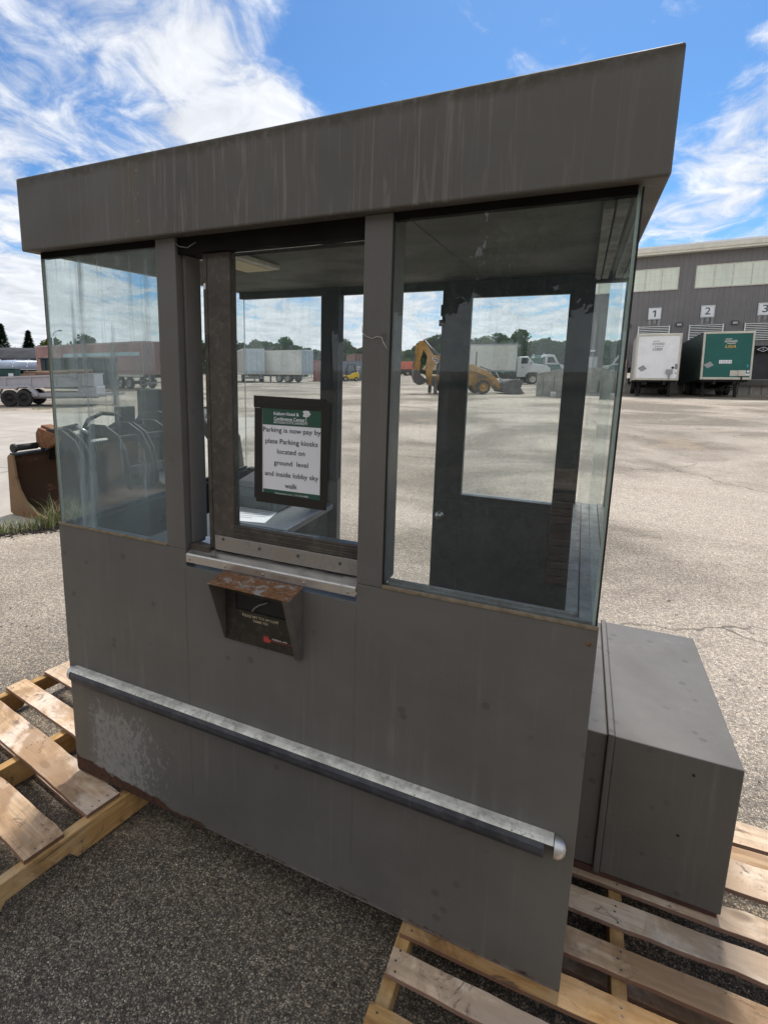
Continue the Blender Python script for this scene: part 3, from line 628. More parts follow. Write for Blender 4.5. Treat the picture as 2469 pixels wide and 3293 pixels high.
# sliding door slid open at the back right
door = MB().box(1.144, 1.272, BD - .098, BD - .06, .07, 2.03).box(1.669, 1.762, BD - .098, BD - .06, .07, 2.03).box(1.2725, 1.6685, BD - .098, BD - .06, .07, 1.057).box(1.2725, 1.6685, BD - .098, BD - .06, 1.961, 2.03) \
    .box(1.15, 1.755, BD - .1005, BD - .0985, 1.012, 1.022).build('sliding_door', M_DOOR, booth, .003)
pane('window_pane', G_REAR, 1.2725, 1.6685, BD - .082, BD - .077, 1.0575, 1.9605, door, False)
kn = MB(); kn.lathe((1.178, BD - .0985, .944), (0, -1, 0), [(0, .021), (.004, .021), (.007, .014), (.012, .013), (.022, .0165), (.029, .012), (.031, 0)], 0, 20); kn.build('door_knob', M_STEEL, door)
MB().box(1.136, 1.1435, BD - .094, BD - .07, 1.885, 1.935).cyl((1.139, BD - .082, 1.84), (1.139, BD - .082, 1.868), .012, None, 10).build('latch', M_BLACK, door)

# inside
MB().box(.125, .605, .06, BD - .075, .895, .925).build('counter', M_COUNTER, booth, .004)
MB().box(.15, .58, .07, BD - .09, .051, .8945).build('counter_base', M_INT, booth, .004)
lf = MB().box(.515, .665, .03, .545, 2.024, 2.0412).build('ceiling_light', M_CREAM, booth, .004)
MB().box(.522, .640, .036, .535, 2.0215, 2.0237).build('diffuser', M_LENS, lf)
# black handset hanging on the inner left wall
MB().ball((.072, .55, .99), .022, 0, (.7, 1.1, 1.0)).tube([(.068, .52, .985), (.070, .50, .965), (.066, .49, .945)], .006).build('handset', M_BLACK, booth)

# ------------------------------------------------------------------ things on and in the booth
sign = onbooth(thing('paper_notice', 'white paper parking notice taped to the sliding window with black tape', 'notice'))
MB().box(.872, 1.083, .0495, .0503, 1.262, 1.552).build('paper', M_WHITE, sign)
MB().box(.8815, 1.0785, .0488, .0494, 1.4905, 1.547).build('green_band', M_PGREEN, sign)
MB().box(.8815, 1.077, .0488, .0494, 1.266, 1.2895).build('green_band', M_PGREEN, sign)
tp = MB()
tp.prism([(.851, 1.5775), (1.090, 1.5735), (1.090, 1.540), (.851, 1.541)], .0470, .0479, 'y')
tp.prism([(.8535, 1.5405), (.8808, 1.5405), (.8785, 1.258), (.849, 1.257)], .0474, .0483, 'y')
tp.prism([(1.0785, 1.564), (1.1075, 1.5645), (1.098, 1.2465), (1.0765, 1.2475)], .0472, .0482, 'y')
tp.prism([(.856, 1.2790), (1.0955, 1.2735), (1.0965, 1.2455), (.8555, 1.245)], .0466, .0475, 'y')
for zz, xa, xb in ((1.556, .868, 1.085), (1.2725, .87, 1.092), (1.253, 1.03, 1.094)): tp.bar((xa, .0466, zz), (xb, .0466, zz - .003), .002, .003)
tp.build('tape_border', M_TAPE, sign, .0006)
lt = MB()
yy = .0483
fit_text(lt, 'Kellogg Hotel &', .921, 1.006, 1.5250, .0095, yy, bold=.02); fit_text(lt, 'Conference Center', .921, 1.026, 1.5100, .0095, yy, bold=.02); fit_text(lt, 'MICHIGAN STATE UNIVERSITY', .921, 1.035, 1.4985, .0058, yy, bold=.01)
lt.box(.921, 1.0355, yy, yy + .0005, 1.5035, 1.5043).box(1.0288, 1.0302, yy, yy + .0005, 1.505, 1.520)
for (cx_, cz_, rx_) in ((1.030, 1.5345, .0115), (1.0325, 1.5285, .0120), (1.029, 1.5235, .0105)):
    lt.prism([(cx_ + rx_ * math.cos(a * .5236), cz_ + .0042 * math.sin(a * .5236)) for a in range(12)], yy, yy + .0004, 'y')
lt.build('white_lettering', M_WHITE, sign)
lt = MB(); fit_text(lt, 'Kelloggcenter.com  |  517-432-4000', .924, 1.038, 1.2795, .0052, yy); lt.build('white_lettering', M_WHITE, sign)
lt = MB()
for body, xa, xb, z_ in (('Parking is now pay by', .883, 1.0775, 1.4755), ('plate Parking kiosks', .891, 1.068, 1.4405), ('located on', .932, 1.026, 1.4100), ('ground  level', .9205, 1.037, 1.3750), ('and inside lobby sky', .888, 1.071, 1.3390), ('walk', .958, 1.0, 1.3055)):
    fit_text(lt, body, xa, xb, z_, .0150, yy, bold=.004)
lt.build('black_lettering', M_INK, sign)

pp = onbooth(thing('paper_sheet', 'printed white sheet lying flat on the grey counter inside the booth', 'paper'))
m_ = Matrix.Translation((.33, .86, .9258)) @ Matrix.Rotation(R(12), 4, 'Z')
MB().box(-.11, .11, -.14, .14, 0, .0012, 0, m_).build('sheet', M_WHITE, pp)
pr = MB()
for k in range(7): pr.box(-.085, .085 if k % 3 else .02, .10 - k * .03, .106 - k * .03, .0013, .0017, 0, m_)
pr.build('printed_lines', simple('faint_print', (.35, .36, .40), .8), pp)
bk = onbooth(thing('paper_pad', 'thick white paper pad beside the window gap on the booth counter', 'paper pad'))
MB().box(.31, .47, .16, .38, .926, .958).build('pages', M_WHITE, bk, .002); MB().box(.308, .472, .158, .382, .9582, .9605).build('cover', simple('pad_cover', (.55, .56, .62), .6), bk)
dv = onbooth(thing('cash_register', 'grey green cash register box with black top on the booth counter', 'register'))
MB().box(.155, .43, .93, 1.19, .926, 1.035).build('body', simple('device_grey', (.22, .26, .25), .55), dv, .008); MB().prism([(.93, 1.0355), (1.19, 1.0355), (1.19, 1.085), (.98, 1.055)], .165, .42, 'x').build('top', M_BLACK, dv, .004)
MB().box(.18, .40, .924, .9295, .94, .985).build('drawer', simple('drawer_grey', (.16, .19, .185), .5), dv, .002)

# ================================================================== PALLETS
def pallet(label, loc, rz, boards, board_len, stringers, slen, deck, wood, swood, group, tilt=(0, 0)):
    """boards: (v0, v1, x0, x1) ; stringers at u ; stringer spans v range slen"""
    p = thing('wooden_pallet', label, 'pallet', loc, rz, group)
    p.rotation_euler = (tilt[0], tilt[1], rz)
    rnd = random.Random(label)
    for (v0, v1, x0, x1) in boards:
        vm = (v0 + v1) / 2; hw = (v1 - v0) / 2; L = x1 - x0
        mb = MB(); n = 18; j = [rnd.uniform(-.0022, .0022) for _ in range(n * 2 + 2)]; th = .016
        for _ in range(3): j[rnd.randrange(len(j))] += rnd.choice((-1, 1)) * rnd.uniform(.002, .006)
        e0 = [rnd.uniform(-.004, .004) for _ in range(4)]; wp_ = rnd.uniform(-.003, .003)
        rows = []
        for i in range(n + 1):
            x = L * i / n - L / 2; q = wp_ * math.sin(i / n * math.pi); lo_, hi_ = -hw + j[i], hw + j[n + 1 + i]
            xa = x + (e0[0] if i == 0 else e0[2] if i == n else 0); xb = x + (e0[1] if i == 0 else e0[3] if i == n else 0)
            rows.append([(xa, lo_, -th + q), (xb, hi_, -th + q), (xb, hi_, q), (xa, lo_, q)])
        vs = [v for r in rows for v in r]; f = [(3, 2, 1, 0), tuple(4 * n + k for k in range(4))]
        for i in range(n):
            for k in range(4): f.append((4 * i + k, 4 * i + (k + 1) % 4, 4 * i + 4 + (k + 1) % 4, 4 * i + 4 + k))
        mb._add(vs, f)
        for u in stringers:
            for dv_ in (-.03, .0, .03):
                xx = min(max(u, x0 + .02), x1 - .02) + rnd.uniform(-.009, .009) - (x0 + x1) / 2; yv = dv_ + rnd.uniform(-.007, .007); q = wp_ * math.sin((xx / L + .5) * math.pi)
                mb.cyl((xx, yv, q - .004), (xx, yv, q + .0009), .0042, None, 7, 1, True, False)
        o = mb.build('deck_board', [wood(rnd), M_SCREW], p, .0022); o.location = ((x0 + x1) / 2, vm, deck + rnd.uniform(-.0015, .0015)); o.rotation_euler = (rnd.uniform(-.012, .012), rnd.uniform(-.002, .002), rnd.uniform(-.008, .008))
    for u in stringers:
        v0, v1 = slen; a = v0 + (v1 - v0) * .14; b = v0 + (v1 - v0) * .37; c_ = v0 + (v1 - v0) * .63; d_ = v0 + (v1 - v0) * .86; zt = deck - .017; zb = .017; zn = zb + .038
        pts = [(v0, zt), (v0, zb), (a, zb), (a + .03, zn), (b - .03, zn), (b, zb), (c_, zb), (c_ + .03, zn), (d_ - .03, zn), (d_, zb), (v1, zb), (v1, zt)]
        vm = (v0 + v1) / 2
        mb = MB()
        mb.prism([(-(v - vm), z) for v, z in pts], -.019, .019, 'y')      # grain runs along local x
        o = mb.build('stringer', swood, p, .002); o.location = (u, vm, 0); o.rotation_euler = (0, 0, R(-90))
    lo = boards[0][2]; hi = boards[0][3]
    for v in (slen[0] + .05, (slen[0] + slen[1]) / 2, slen[1] - .05):
        mb = MB(); mb.box(-(hi - lo) / 2, (hi - lo) / 2, -.045, .045, .001, .0165)
        o = mb.build('bottom_board', wood(rnd), p, .002); o.location = ((lo + hi) / 2, v, 0)
    return p
PG = 'wooden pallets under the booth'
pallet('yellowish slatted wooden pallet under the booth and its side cabinet', (1.385, 0, 0), R(-.6),
       [(-.50, -.41, 0, 1.22), (-.345, -.245, -.002, 1.22), (-.163, -.083, .004, 1.22), (-.031, .064, .012, 1.22), (.128, .216, 0, 1.22), (.284, .374, .0, 1.22), (.421, .514, .0, 1.22), (.584, .722, 0, 1.22), (.808, .93, 0, 1.22)],
       1.22, [.022, .592, 1.19], (-.50, .95), .131, lambda r, q=[0]: (q.__setitem__(0, q[0] + 1), [M_WOOD, M_WOODY, M_WOODP, M_WOODY, M_WOOD, M_WOODP, M_WOODP, M_WOODP, M_WOODP, M_WOOD, M_WOOD, M_WOOD][q[0] - 1])[1], M_STRG, PG)
pallet('pale wooden pallet with wide gaps under the rusty corner of the booth', (0, 0, 0), R(-10.3),
       [(-.60, -.46, -.86, .245), (-.345, -.203, -.865, .243), (-.104, .036, -.86, .240), (.112, .218, -.865, .243), (.312, .456, -.85, .243), (.50, .60, -.86, .243)],
       1.10, [-.838, -.305, .236], (-.62, .62), .143, lambda r: M_WOOD, M_STRG, PG)

# slatted crate added behind the camera, standing in for the slatted reflection
cr_ = thing('slatted_stand_in', 'brown slatted wooden crate standing in for the slatted shape reflected in the right booth pane', 'crate', (1.61, -3.16, 0), R(-3))
for k in range(12): o = MB().box(-.5, .5, -.011, .011, -.024, .024).build('slat', M_WOOD if k % 3 else M_WOODY, cr_, .002); o.location = (.5, 0, .06 + k * .062)
for xx in (.04, .5, .96):
    for yy_ in (-.035, -.77): MB().box(xx - .03, xx + .03, yy_ - .023, yy_ + .023, 0, .79).build('post', M_STRG, cr_, .002)
for k in range(12): o = MB().box(-.5, .5, -.011, .011, -.024, .024).build('slat', M_WOOD, cr_, .002); o.location = (.5, -.805, .06 + k * .062)
MB().box(.0, 1.0, -.82, .015, .791, .81).build('lid', M_WOOD, cr_, .002)

# ================================================================== NEAR LEFT: rusty bucket, weeds
bu = thing('loader_bucket', 'rusty loader bucket with grapple arms resting on concrete beside grassy weeds', 'loader bucket', (-4.47, 2.86, .004), R(-4))
M_BKT = m_rust('bucket_rust', (.23, .145, .078), .22, 6); M_BKI = m_rust('bucket_inside', (.07, .038, .022), .1, 6); M_DKST = simple('dark_steel', (.016, .017, .018), .65, .1, .3, 8, .4, (.06, .042, .03)); M_PLATE = m_rust('plate_rust', (.24, .10, .05), .6, 8)
BL = 2.05
side = [(0, .03), (.03, .72), (.06, .75), (.13, .75), (.15, .68), (.17, .50), (.23, .33), (.34, .19), (.52, .08), (.98, .0), (.07, 0)]
for y in (0, BL - .03):
    MB().prism(side, y, y + .03, 'y').build('side_plate', M_BKT, bu, .004)
prof = [(.10, .73), (.045, .62), (.03, .40), (.04, .20), (.10, .07), (.22, .025), (.55, .018), (.90, .012)]
MB().sheet([[(x, y, z) for y in (.031, BL - .031)] for x, z in prof], .018).build('shell', M_BKI, bu)
MB().box(.80, 1.02, .0305, BL - .0305, .0, .011).build('cutting_edge', M_BKT, bu, .003)
MB().box(.03, .17, .032, BL - .032, .735, .765).build('top_lip', M_DKST, bu, .006)
MB().prism([(.08, .80), (.08, .98), (.14, 1.05), (.56, .97), (.56, .92), (.30, .80)], .36, .42, 'y').prism([(.08, 1.02), (.12, 1.08), (.58, 1.0), (.58, .88), (.52, .88)], .4205, .56, 'y').build('mounting_plate', M_PLATE, bu, .006)
MB().prism([(.03, .62), (.05, 1.02), (.32, .95), (.40, .72), (.22, .62)], .52, .58, 'y').build('bracket', M_DKST, bu, .005)
MB().cyl((.12, .06, .83), (.12, .34, .83), .04, None, 14).cyl((.12, .02, .83), (.12, .06, .83), .055, None, 8).cyl((.12, .55, .86), (.12, 1.95, .86), .05, None, 12).build('hinge_tube', M_DKST, bu)
for y in (.38, 1.02, 1.50):
    ar = MB(); arc = [(.10, .84), (.32, .96), (.55, .97), (.76, .88), (.90, .70), (.97, .45), (.97, .22)]
    o_, i_ = [], []
    for k, (x, z) in enumerate(arc):
        w_ = .10 * (1 - k / 8); a0 = arc[max(k - 1, 0)]; a1 = arc[min(k + 1, len(arc) - 1)]; dx, dz = a1[0] - a0[0], a1[1] - a0[1]; L_ = math.hypot(dx, dz)
        o_.append((x - dz / L_ * w_, z + dx / L_ * w_)); i_.append((x + dz / L_ * w_, z - dx / L_ * w_))
    wy = .10 if y < .5 else .40
    ar.prism(o_ + i_[::-1], y, y + .03, 'y'); ar.prism(o_ + i_[::-1], y + wy, y + wy + .03, 'y')
    ar.box(.28, .36, y + .031, y + wy - .001, .88, .96).box(.70, .78, y + .031, y + wy - .001, .82, .90).box(.92, .97, y + .031, y + wy - .001, .40, .52)
    ar.build('grapple_arm', M_DKST, bu, .004)
MB().cyl((.14, .62, .98), (.46, .68, 1.05), .045, None, 12).cyl((.46, .68, 1.05), (.62, .72, .98), .022, None, 10, 1).build('hydraulic_cylinder', [M_DKST, M_STEEL], bu)
MB().tube([(.05, 1.05, .9), (.08, 1.15, 1.08), (.12, 1.35, 1.16), (.14, 1.6, 1.13), (.12, 1.75, 1.0)], .028, 8).build('hose', M_BLACK, bu)
MB().box(-.10, .05, 1.75, 2.02, .766, 1.22).build('hitch_frame', M_DKST, bu, .01)
# second attachment behind it, seen only through the dusty glass
at2 = thing('grapple_attachment', 'dark steel grapple attachment standing behind the rusty bucket', 'attachment', (-4.9, 5.35, .004), R(-6))
arc = [(0, .0), (.0, .75), (.25, 1.05), (.7, 1.12), (1.15, .98), (1.42, .65), (1.5, .1), (1.42, .1), (1.30, .55), (1.05, .82), (.68, .95), (.35, .88), (.15, .6), (.15, 0)]
for y in (0, .55, 1.1): MB().prism(arc, y, y + .05, 'y').build('side_plate', M_DKST, at2, .006)
MB().sheet([[(x, y, z) for y in (.051, 1.099)] for x, z in ((.02, .05), (.02, .72), (.26, 1.02), (.7, 1.09), (1.1, .97))], .012).build('shell', M_DKST, at2)
MB().box(-.12, .0, .3, .85, .5, 1.42).build('hitch_frame', M_DKST, at2, .01)

random.seed(21)
def blades(mb, cx_, cy_, n, hmin, hmax, spread, lean=.7):
    for _ in range(n):
        a = random.uniform(0, 6.283); r = random.random() ** .7 * spread; x, y = cx_ + math.cos(a) * r, cy_ + math.sin(a) * r
        h = random.uniform(hmin, hmax); b = random.uniform(0, 6.283); l = h * random.uniform(.2, 1.1) * lean; w_ = random.uniform(.003, .007)
        px_, py_ = -math.sin(b) * w_, math.cos(b) * w_; P = []
        for t in (0, .35, .7, 1.0):
            k = 1 - t * .92; xx = x + math.cos(b) * l * t * t; yy_ = y + math.sin(b) * l * t * t; zz = h * (t - .45 * t * t * lean)
            P.append(((xx - px_ * k, yy_ - py_ * k, zz), (xx + px_ * k, yy_ + py_ * k, zz)))
        vs = [v for q in P for v in q]; mb._add(vs, [(0, 1, 3, 2), (2, 3, 5, 4), (4, 5, 7, 6)], random.choice((0, 0, 1, 2)))
gb = MB()
for k in range(16):
    t = k / 15; blades(gb, -3.88 + .55 * t + random.uniform(-.05, .05), 2.26 + .72 * t + random.uniform(-.05, .05), 18 + (k % 4) * 7, .12, .24 + .26 * (t > .5), .13)
o = gb.build('weeds', [simple('grass_green', (.16, .22, .055), .7, 0, .3, 9), simple('grass_pale', (.34, .36, .16), .7, 0, .3, 9), simple('straw', (.50, .42, .24), .8, 0, .3, 9)])
tag(o, 'long grassy weeds growing along the pavement seam left of the booth', 'weeds', kind='stuff')
sb = MB()
for k in range(420):
    t = random.random(); x = -3.86 + .62 * t + random.gauss(0, .07); y = 2.10 + .80 * t + random.gauss(0, .06); r = random.uniform(.006, .022)
    q = Vector((x, y, r * .25)); sb._add([q + Vector((random.uniform(-1, 1) * r * 1.5, random.uniform(-1, 1) * r * 1.5, random.uniform(-.3, .7) * r)) for _ in range(5)], [(0, 1, 2), (0, 2, 3), (0, 3, 4), (1, 2, 3, 4), (0, 1, 4)])
tag(sb.build('soil', simple('dark_mulch', (.045, .032, .026), .95, 0, .5, 20)), 'dark soil and bark scraps under the weeds', 'soil', kind='stuff')
random.seed(5)
db = MB()
for k in range(140):
    x, y = random.choice([(random.uniform(-2.6, -.8), random.uniform(.6, 2.2)), (random.uniform(-.1, 1.3), random.uniform(-.6, 0)), (random.uniform(2.3, 3.6), random.uniform(1.0, 3.5)), (random.uniform(-1, .2), random.uniform(-.5, .4))]); r = random.uniform(.004, .012)
    db._add([Vector((x, y, .004)) + Vector((random.uniform(-1, 1) * r * 1.6, random.uniform(-1, 1) * r, random.uniform(-.2, .6) * r)) for _ in range(5)], [(0, 1, 2), (0, 2, 3), (0, 3, 4), (1, 2, 3, 4), (0, 1, 4)])
tag(db.build('bark_debris', simple('bark_scraps', (.075, .04, .028), .95, 0, .5, 20)), 'small dark bark scraps scattered on the asphalt around the booth', 'debris', kind='stuff')
gb = MB()
for k in range(10): blades(gb, -19.5 + k * .08, 14.6 + k * .03, 22, .04, .13, .16)
tag(gb.build('grass_tuft', [MATS['grass_green'], MATS['grass_pale'], MATS['straw']]), 'small grass tuft in the slab joint in front of the dump trailer', 'grass', kind='stuff')

# ================================================================== DOCK BUILDING (local x along the facade, -y towards the yard)
B0, BRZ = (7.714, 44.039, 0), R(-5.055)
bl = thing('warehouse', 'grey ribbed metal warehouse with numbered loading docks and a pale gutter', 'warehouse', B0, BRZ)
M_SID = m_ribbed('grey_siding', (.238, .230, .230), (.205, .198, .198), .30, 0, 1.0, .55, .15); M_CONC = simple('dock_concrete', (.42, .40, .36), .85, 0, .3, 1.2, .4, (.16, .14, .11), bump=.3)
M_POLY = m_ribbed('translucent_panel', (.84, .90, .77), (.74, .80, .69), .31, 0, .6, .35, .12); M_GUT = simple('pale_gutter', (.90, .88, .78), .5, 0, .15, 1.5, .15); M_DOCK = simple('dark_dock_door', (.065, .062, .068), .6, 0, .2, 1); M_SEAL = simple('dock_seal', (.018, .018, .02), .8, 0, .3, 3)
XL, XR = -6.45, 34.0
holes = [(2.99 * k - 1.82 - 1.12, 2.99 * k - 1.82 + 1.12) for k in range(4)]
w = MB(); x = XL
for a, b in holes + [(XR, XR)]:
    lo = 1.77 if x < -6 else 1.02
    w.box(x, a, 0, .25, lo, 3.17); x = b
w.box(XL, XR, 0, .25, 3.1701, 9.3)
w.box(XL, XL + .25, .2501, 42, 1.0, 9.3); w.box(XR - .25, XR, .2501, 42, 1.0, 9.3); w.box(XL, XR, 41.75, 42, 1.0, 9.3)
# real ribs
for k in range(int((XR - XL) / .30)):
    xx = XL + .15 + k * .30
    w.box(xx - .02, xx + .02, -.03, -.0005, 3.18, 9.28)
    if not any(a - .03 < xx < b + .03 for a, b in holes): w.box(xx - .02, xx + .02, -.03, -.0005, 1.78, 3.165)
w.build('wall', M_SID, bl)
f = MB(); f.box(XL + .02, -3.15, -.06, .24, 0, 1.765); x = -3.15
f.box(-3.149, XR, -.03, .24, 0, 1.015)
for k in range(14): f.box(3.3 + k * .62, 3.36 + k * .62, -.12, -.0305, 0, .62)
f.build('foundation', M_CONC, bl)
for a, b in holes:
    d = MB().box(a, b, .12, .2, 1.0, 3.15); d = d.build('dock_door', M_DOCK, bl)
    MB().box(a, a + .22, -.16, .115, 1.03, 3.12).box(b - .22, b, -.16, .115, 1.03, 3.12).box(a + .2205, b - .2205, -.16, .115, 2.80, 3.12).build('dock_seal', M_SEAL, d)
    MB().box(a + .25, b - .25, -.35, -.035, .62, .98).build('dock_leveller', simple('leveller_grey', (.12, .115, .105), .7), d)
rf = MB().prism([(-.62, 9.30), (-.62, 9.42), (-.70, 9.44), (-.74, 9.62), (-.74, 9.80), (-.50, 9.84), (21, 11.4), (42.6, 9.84), (42.6, 9.30)], XL - .3, XR + .3, 'x').build('roof', M_GUT, bl, .02)
MB().box(XL - .3, XR + .3, -.765, -.7405, 9.68, 9.76).box(XL - .3, XR + .3, -.72, -.66, 9.805, 9.83).build('gutter_lip', M_WHITE, rf)
def strip_window(xa, xb, n):
    o = MB().box(xa, xb, -.055, -.032, 7.0, 8.45).build('clerestory_window', M_POLY, bl)
    m = MB(); st = (xb - xa) / n
    for k in range(n + 1): m.box(xa + k * st - .03, xa + k * st + .03, -.075, -.0555, 6.99, 8.46)
    m.box(xa + .031, xb - .031, -.07, -.0555, 6.98, 7.05).box(xa + .031, xb - .031, -.07, -.0555, 8.40, 8.46)
    for z in (7.48, 7.96): m.box(xa, xb, -.058, -.0552, z, z + .012)
    m.build('frame', M_CREAM, o)
strip_window(-6.32, -.66, 6); strip_window(.32, 6.2, 6); strip_window(7.2, 13.1, 6)
M_LOUV = simple('louvre_white', (.88, .88, .86), .5, 0, .1, 2)
for k in range(4):
    xa = 2.97 * k - 2.73
    o = MB().box(xa + .06, xa + 1.82, -.036, -.031, 3.54, 4.58).build('louvre', M_SEAL, bl)
    m = MB().box(xa, xa + .06, -.10, -.031, 3.5, 4.62).box(xa + 1.82, xa + 1.88, -.10, -.031, 3.5, 4.62)
    for q in range(10): m.prism([(-.095, 3.53 + q * .112), (-.095, 3.57 + q * .112), (-.04, 3.58 + q * .112), (-.04, 3.545 + q * .112)], xa + .0605, xa + 1.8195, 'x')
    m.build('slats', M_LOUV, o)
for k in range(5):
    xa = -.34 + (k - 1) * 3.03
    lamp_ = MB().prism([(-.031, 4.55), (-.031, 4.80), (-.22, 4.80), (-.26, 4.74), (-.16, 4.58)], xa - .17, xa + .17, 'x').build('wall_lamp', M_DOCK, bl, .01)
    MB().prism([(-.165, 4.585), (-.255, 4.725), (-.262, 4.725), (-.172, 4.58)], xa - .13, xa + .13, 'x').build('lens', M_WHITE, lamp_)
o = MB().box(-5.75, -5.06, -.02, .1, .86, 2.56).build('side_door', simple('pale_door', (.55, .57, .58), .5, 0, .1, 2), bl); MB().ball((-5.13, -.05, 1.7), .035).build('handle', M_STEEL, o)
MB().box(-5.6, -5.3, -.25, -.031, 2.92, 3.04).build('door_lamp', M_WHITE, bl)
st = MB()
for k in range(5): st.box(-5.95, -4.9, -.35 - .28 * (4 - k), -.061, .17 * k, .17 * k + .165)
st.build('steps', M_CONC, bl)
for k in range(3):
    for dx, z0_ in ((-.31, 4.66), (-.02, 4.80), (.24, 4.62)):
        MB().box(2.99 * k - 1.82 + dx, 2.99 * k - 1.82 + dx + .12, -.0315, -.0305, z0_, 5.05).build('stain', simple('pale_streak', (.34, .34, .345), .6, 0, .3, 8), bl)
for a, b in holes:
    for xx in (a - .12, b - .12): MB().box(xx, xx + .24, -.20, -.031, .62, 1.0).build('dock_bumper', M_SEAL, bl, .02)
def P_b(x, y, z):
    c, s = math.cos(BRZ), math.sin(BRZ); return (B0[0] + c * x - s * y, B0[1] + s * x + c * y, z)
M_SGN = simple('number_board', (.86, .88, .90), .5, 0, .06, 2); M_SGI = simple('number_ink', (.11, .12, .135), .6, 0, .1, 3); M_PALE = simple('pale_streak', (.30, .30, .31), .6, 0, .2, 8)
for k, ch in enumerate('123'):
    t = thing('dock_number_sign', 'white square dock sign with the number %s' % ch, 'sign', P_b(2.99 * k - 1.82, -.035, 5.46), BRZ, 'dock number signs')
    MB().box(-.375, .375, -.035, -.005, -.385, .385).build('board', M_SGN, t)
    b = MB()
    for a, c_, d, e in ((-.335, .335, .33, .342), (-.335, .335, -.342, -.33)): b.box(a, c_, -.0375, -.0355, d, e)
    for a, c_ in ((-.347, -.335), (.335, .347)): b.box(a, c_, -.0375, -.0355, -.342, .342)
    if ch == '1': b.prism([(-.02, -.23), (.075, -.23), (.075, .23), (.005, .23), (-.13, .15), (-.13, .06), (-.02, .12)], -.0385, -.0365, 'y')
    else: fit_text(b, ch, -.15, .15, 0, .46, -.038, bold=.01)
    b.build('number', M_SGI, t)
t = thing('notice_sign', 'small faded pinkish notice on the warehouse wall above its concrete base', 'sign', P_b(-3.42, -.09, 2.05), BRZ); MB().box(-.2, .2, -.02, .0, -.26, .28).build('board', simple('faded_pink', (.62, .50, .46), .6), t)
b = MB()
for k in range(5): b.box(-.14, .14 - .05 * (k % 2), -.0225, -.0205, .16 - k * .08, .185 - k * .08)
b.build('print', simple('red_print', (.45, .16, .14), .6), t)
t = thing('diamond_sign', 'small white diamond outline sign on the dark door of dock 3', 'sign', P_b(4.30, -.17, 2.93), BRZ)
q = [(-.30, 0), (0, -.14), (.30, 0), (0, .14)]; b = MB()
for i in range(4): b.bar((q[i][0], -.01, q[i][1]), (q[(i + 1) % 4][0], -.01, q[(i + 1) % 4][1]), .012, .03)
fit_text(b, '8', -.035, .035, 0, .10, -.016); b.build('outline', M_WHITE, t)

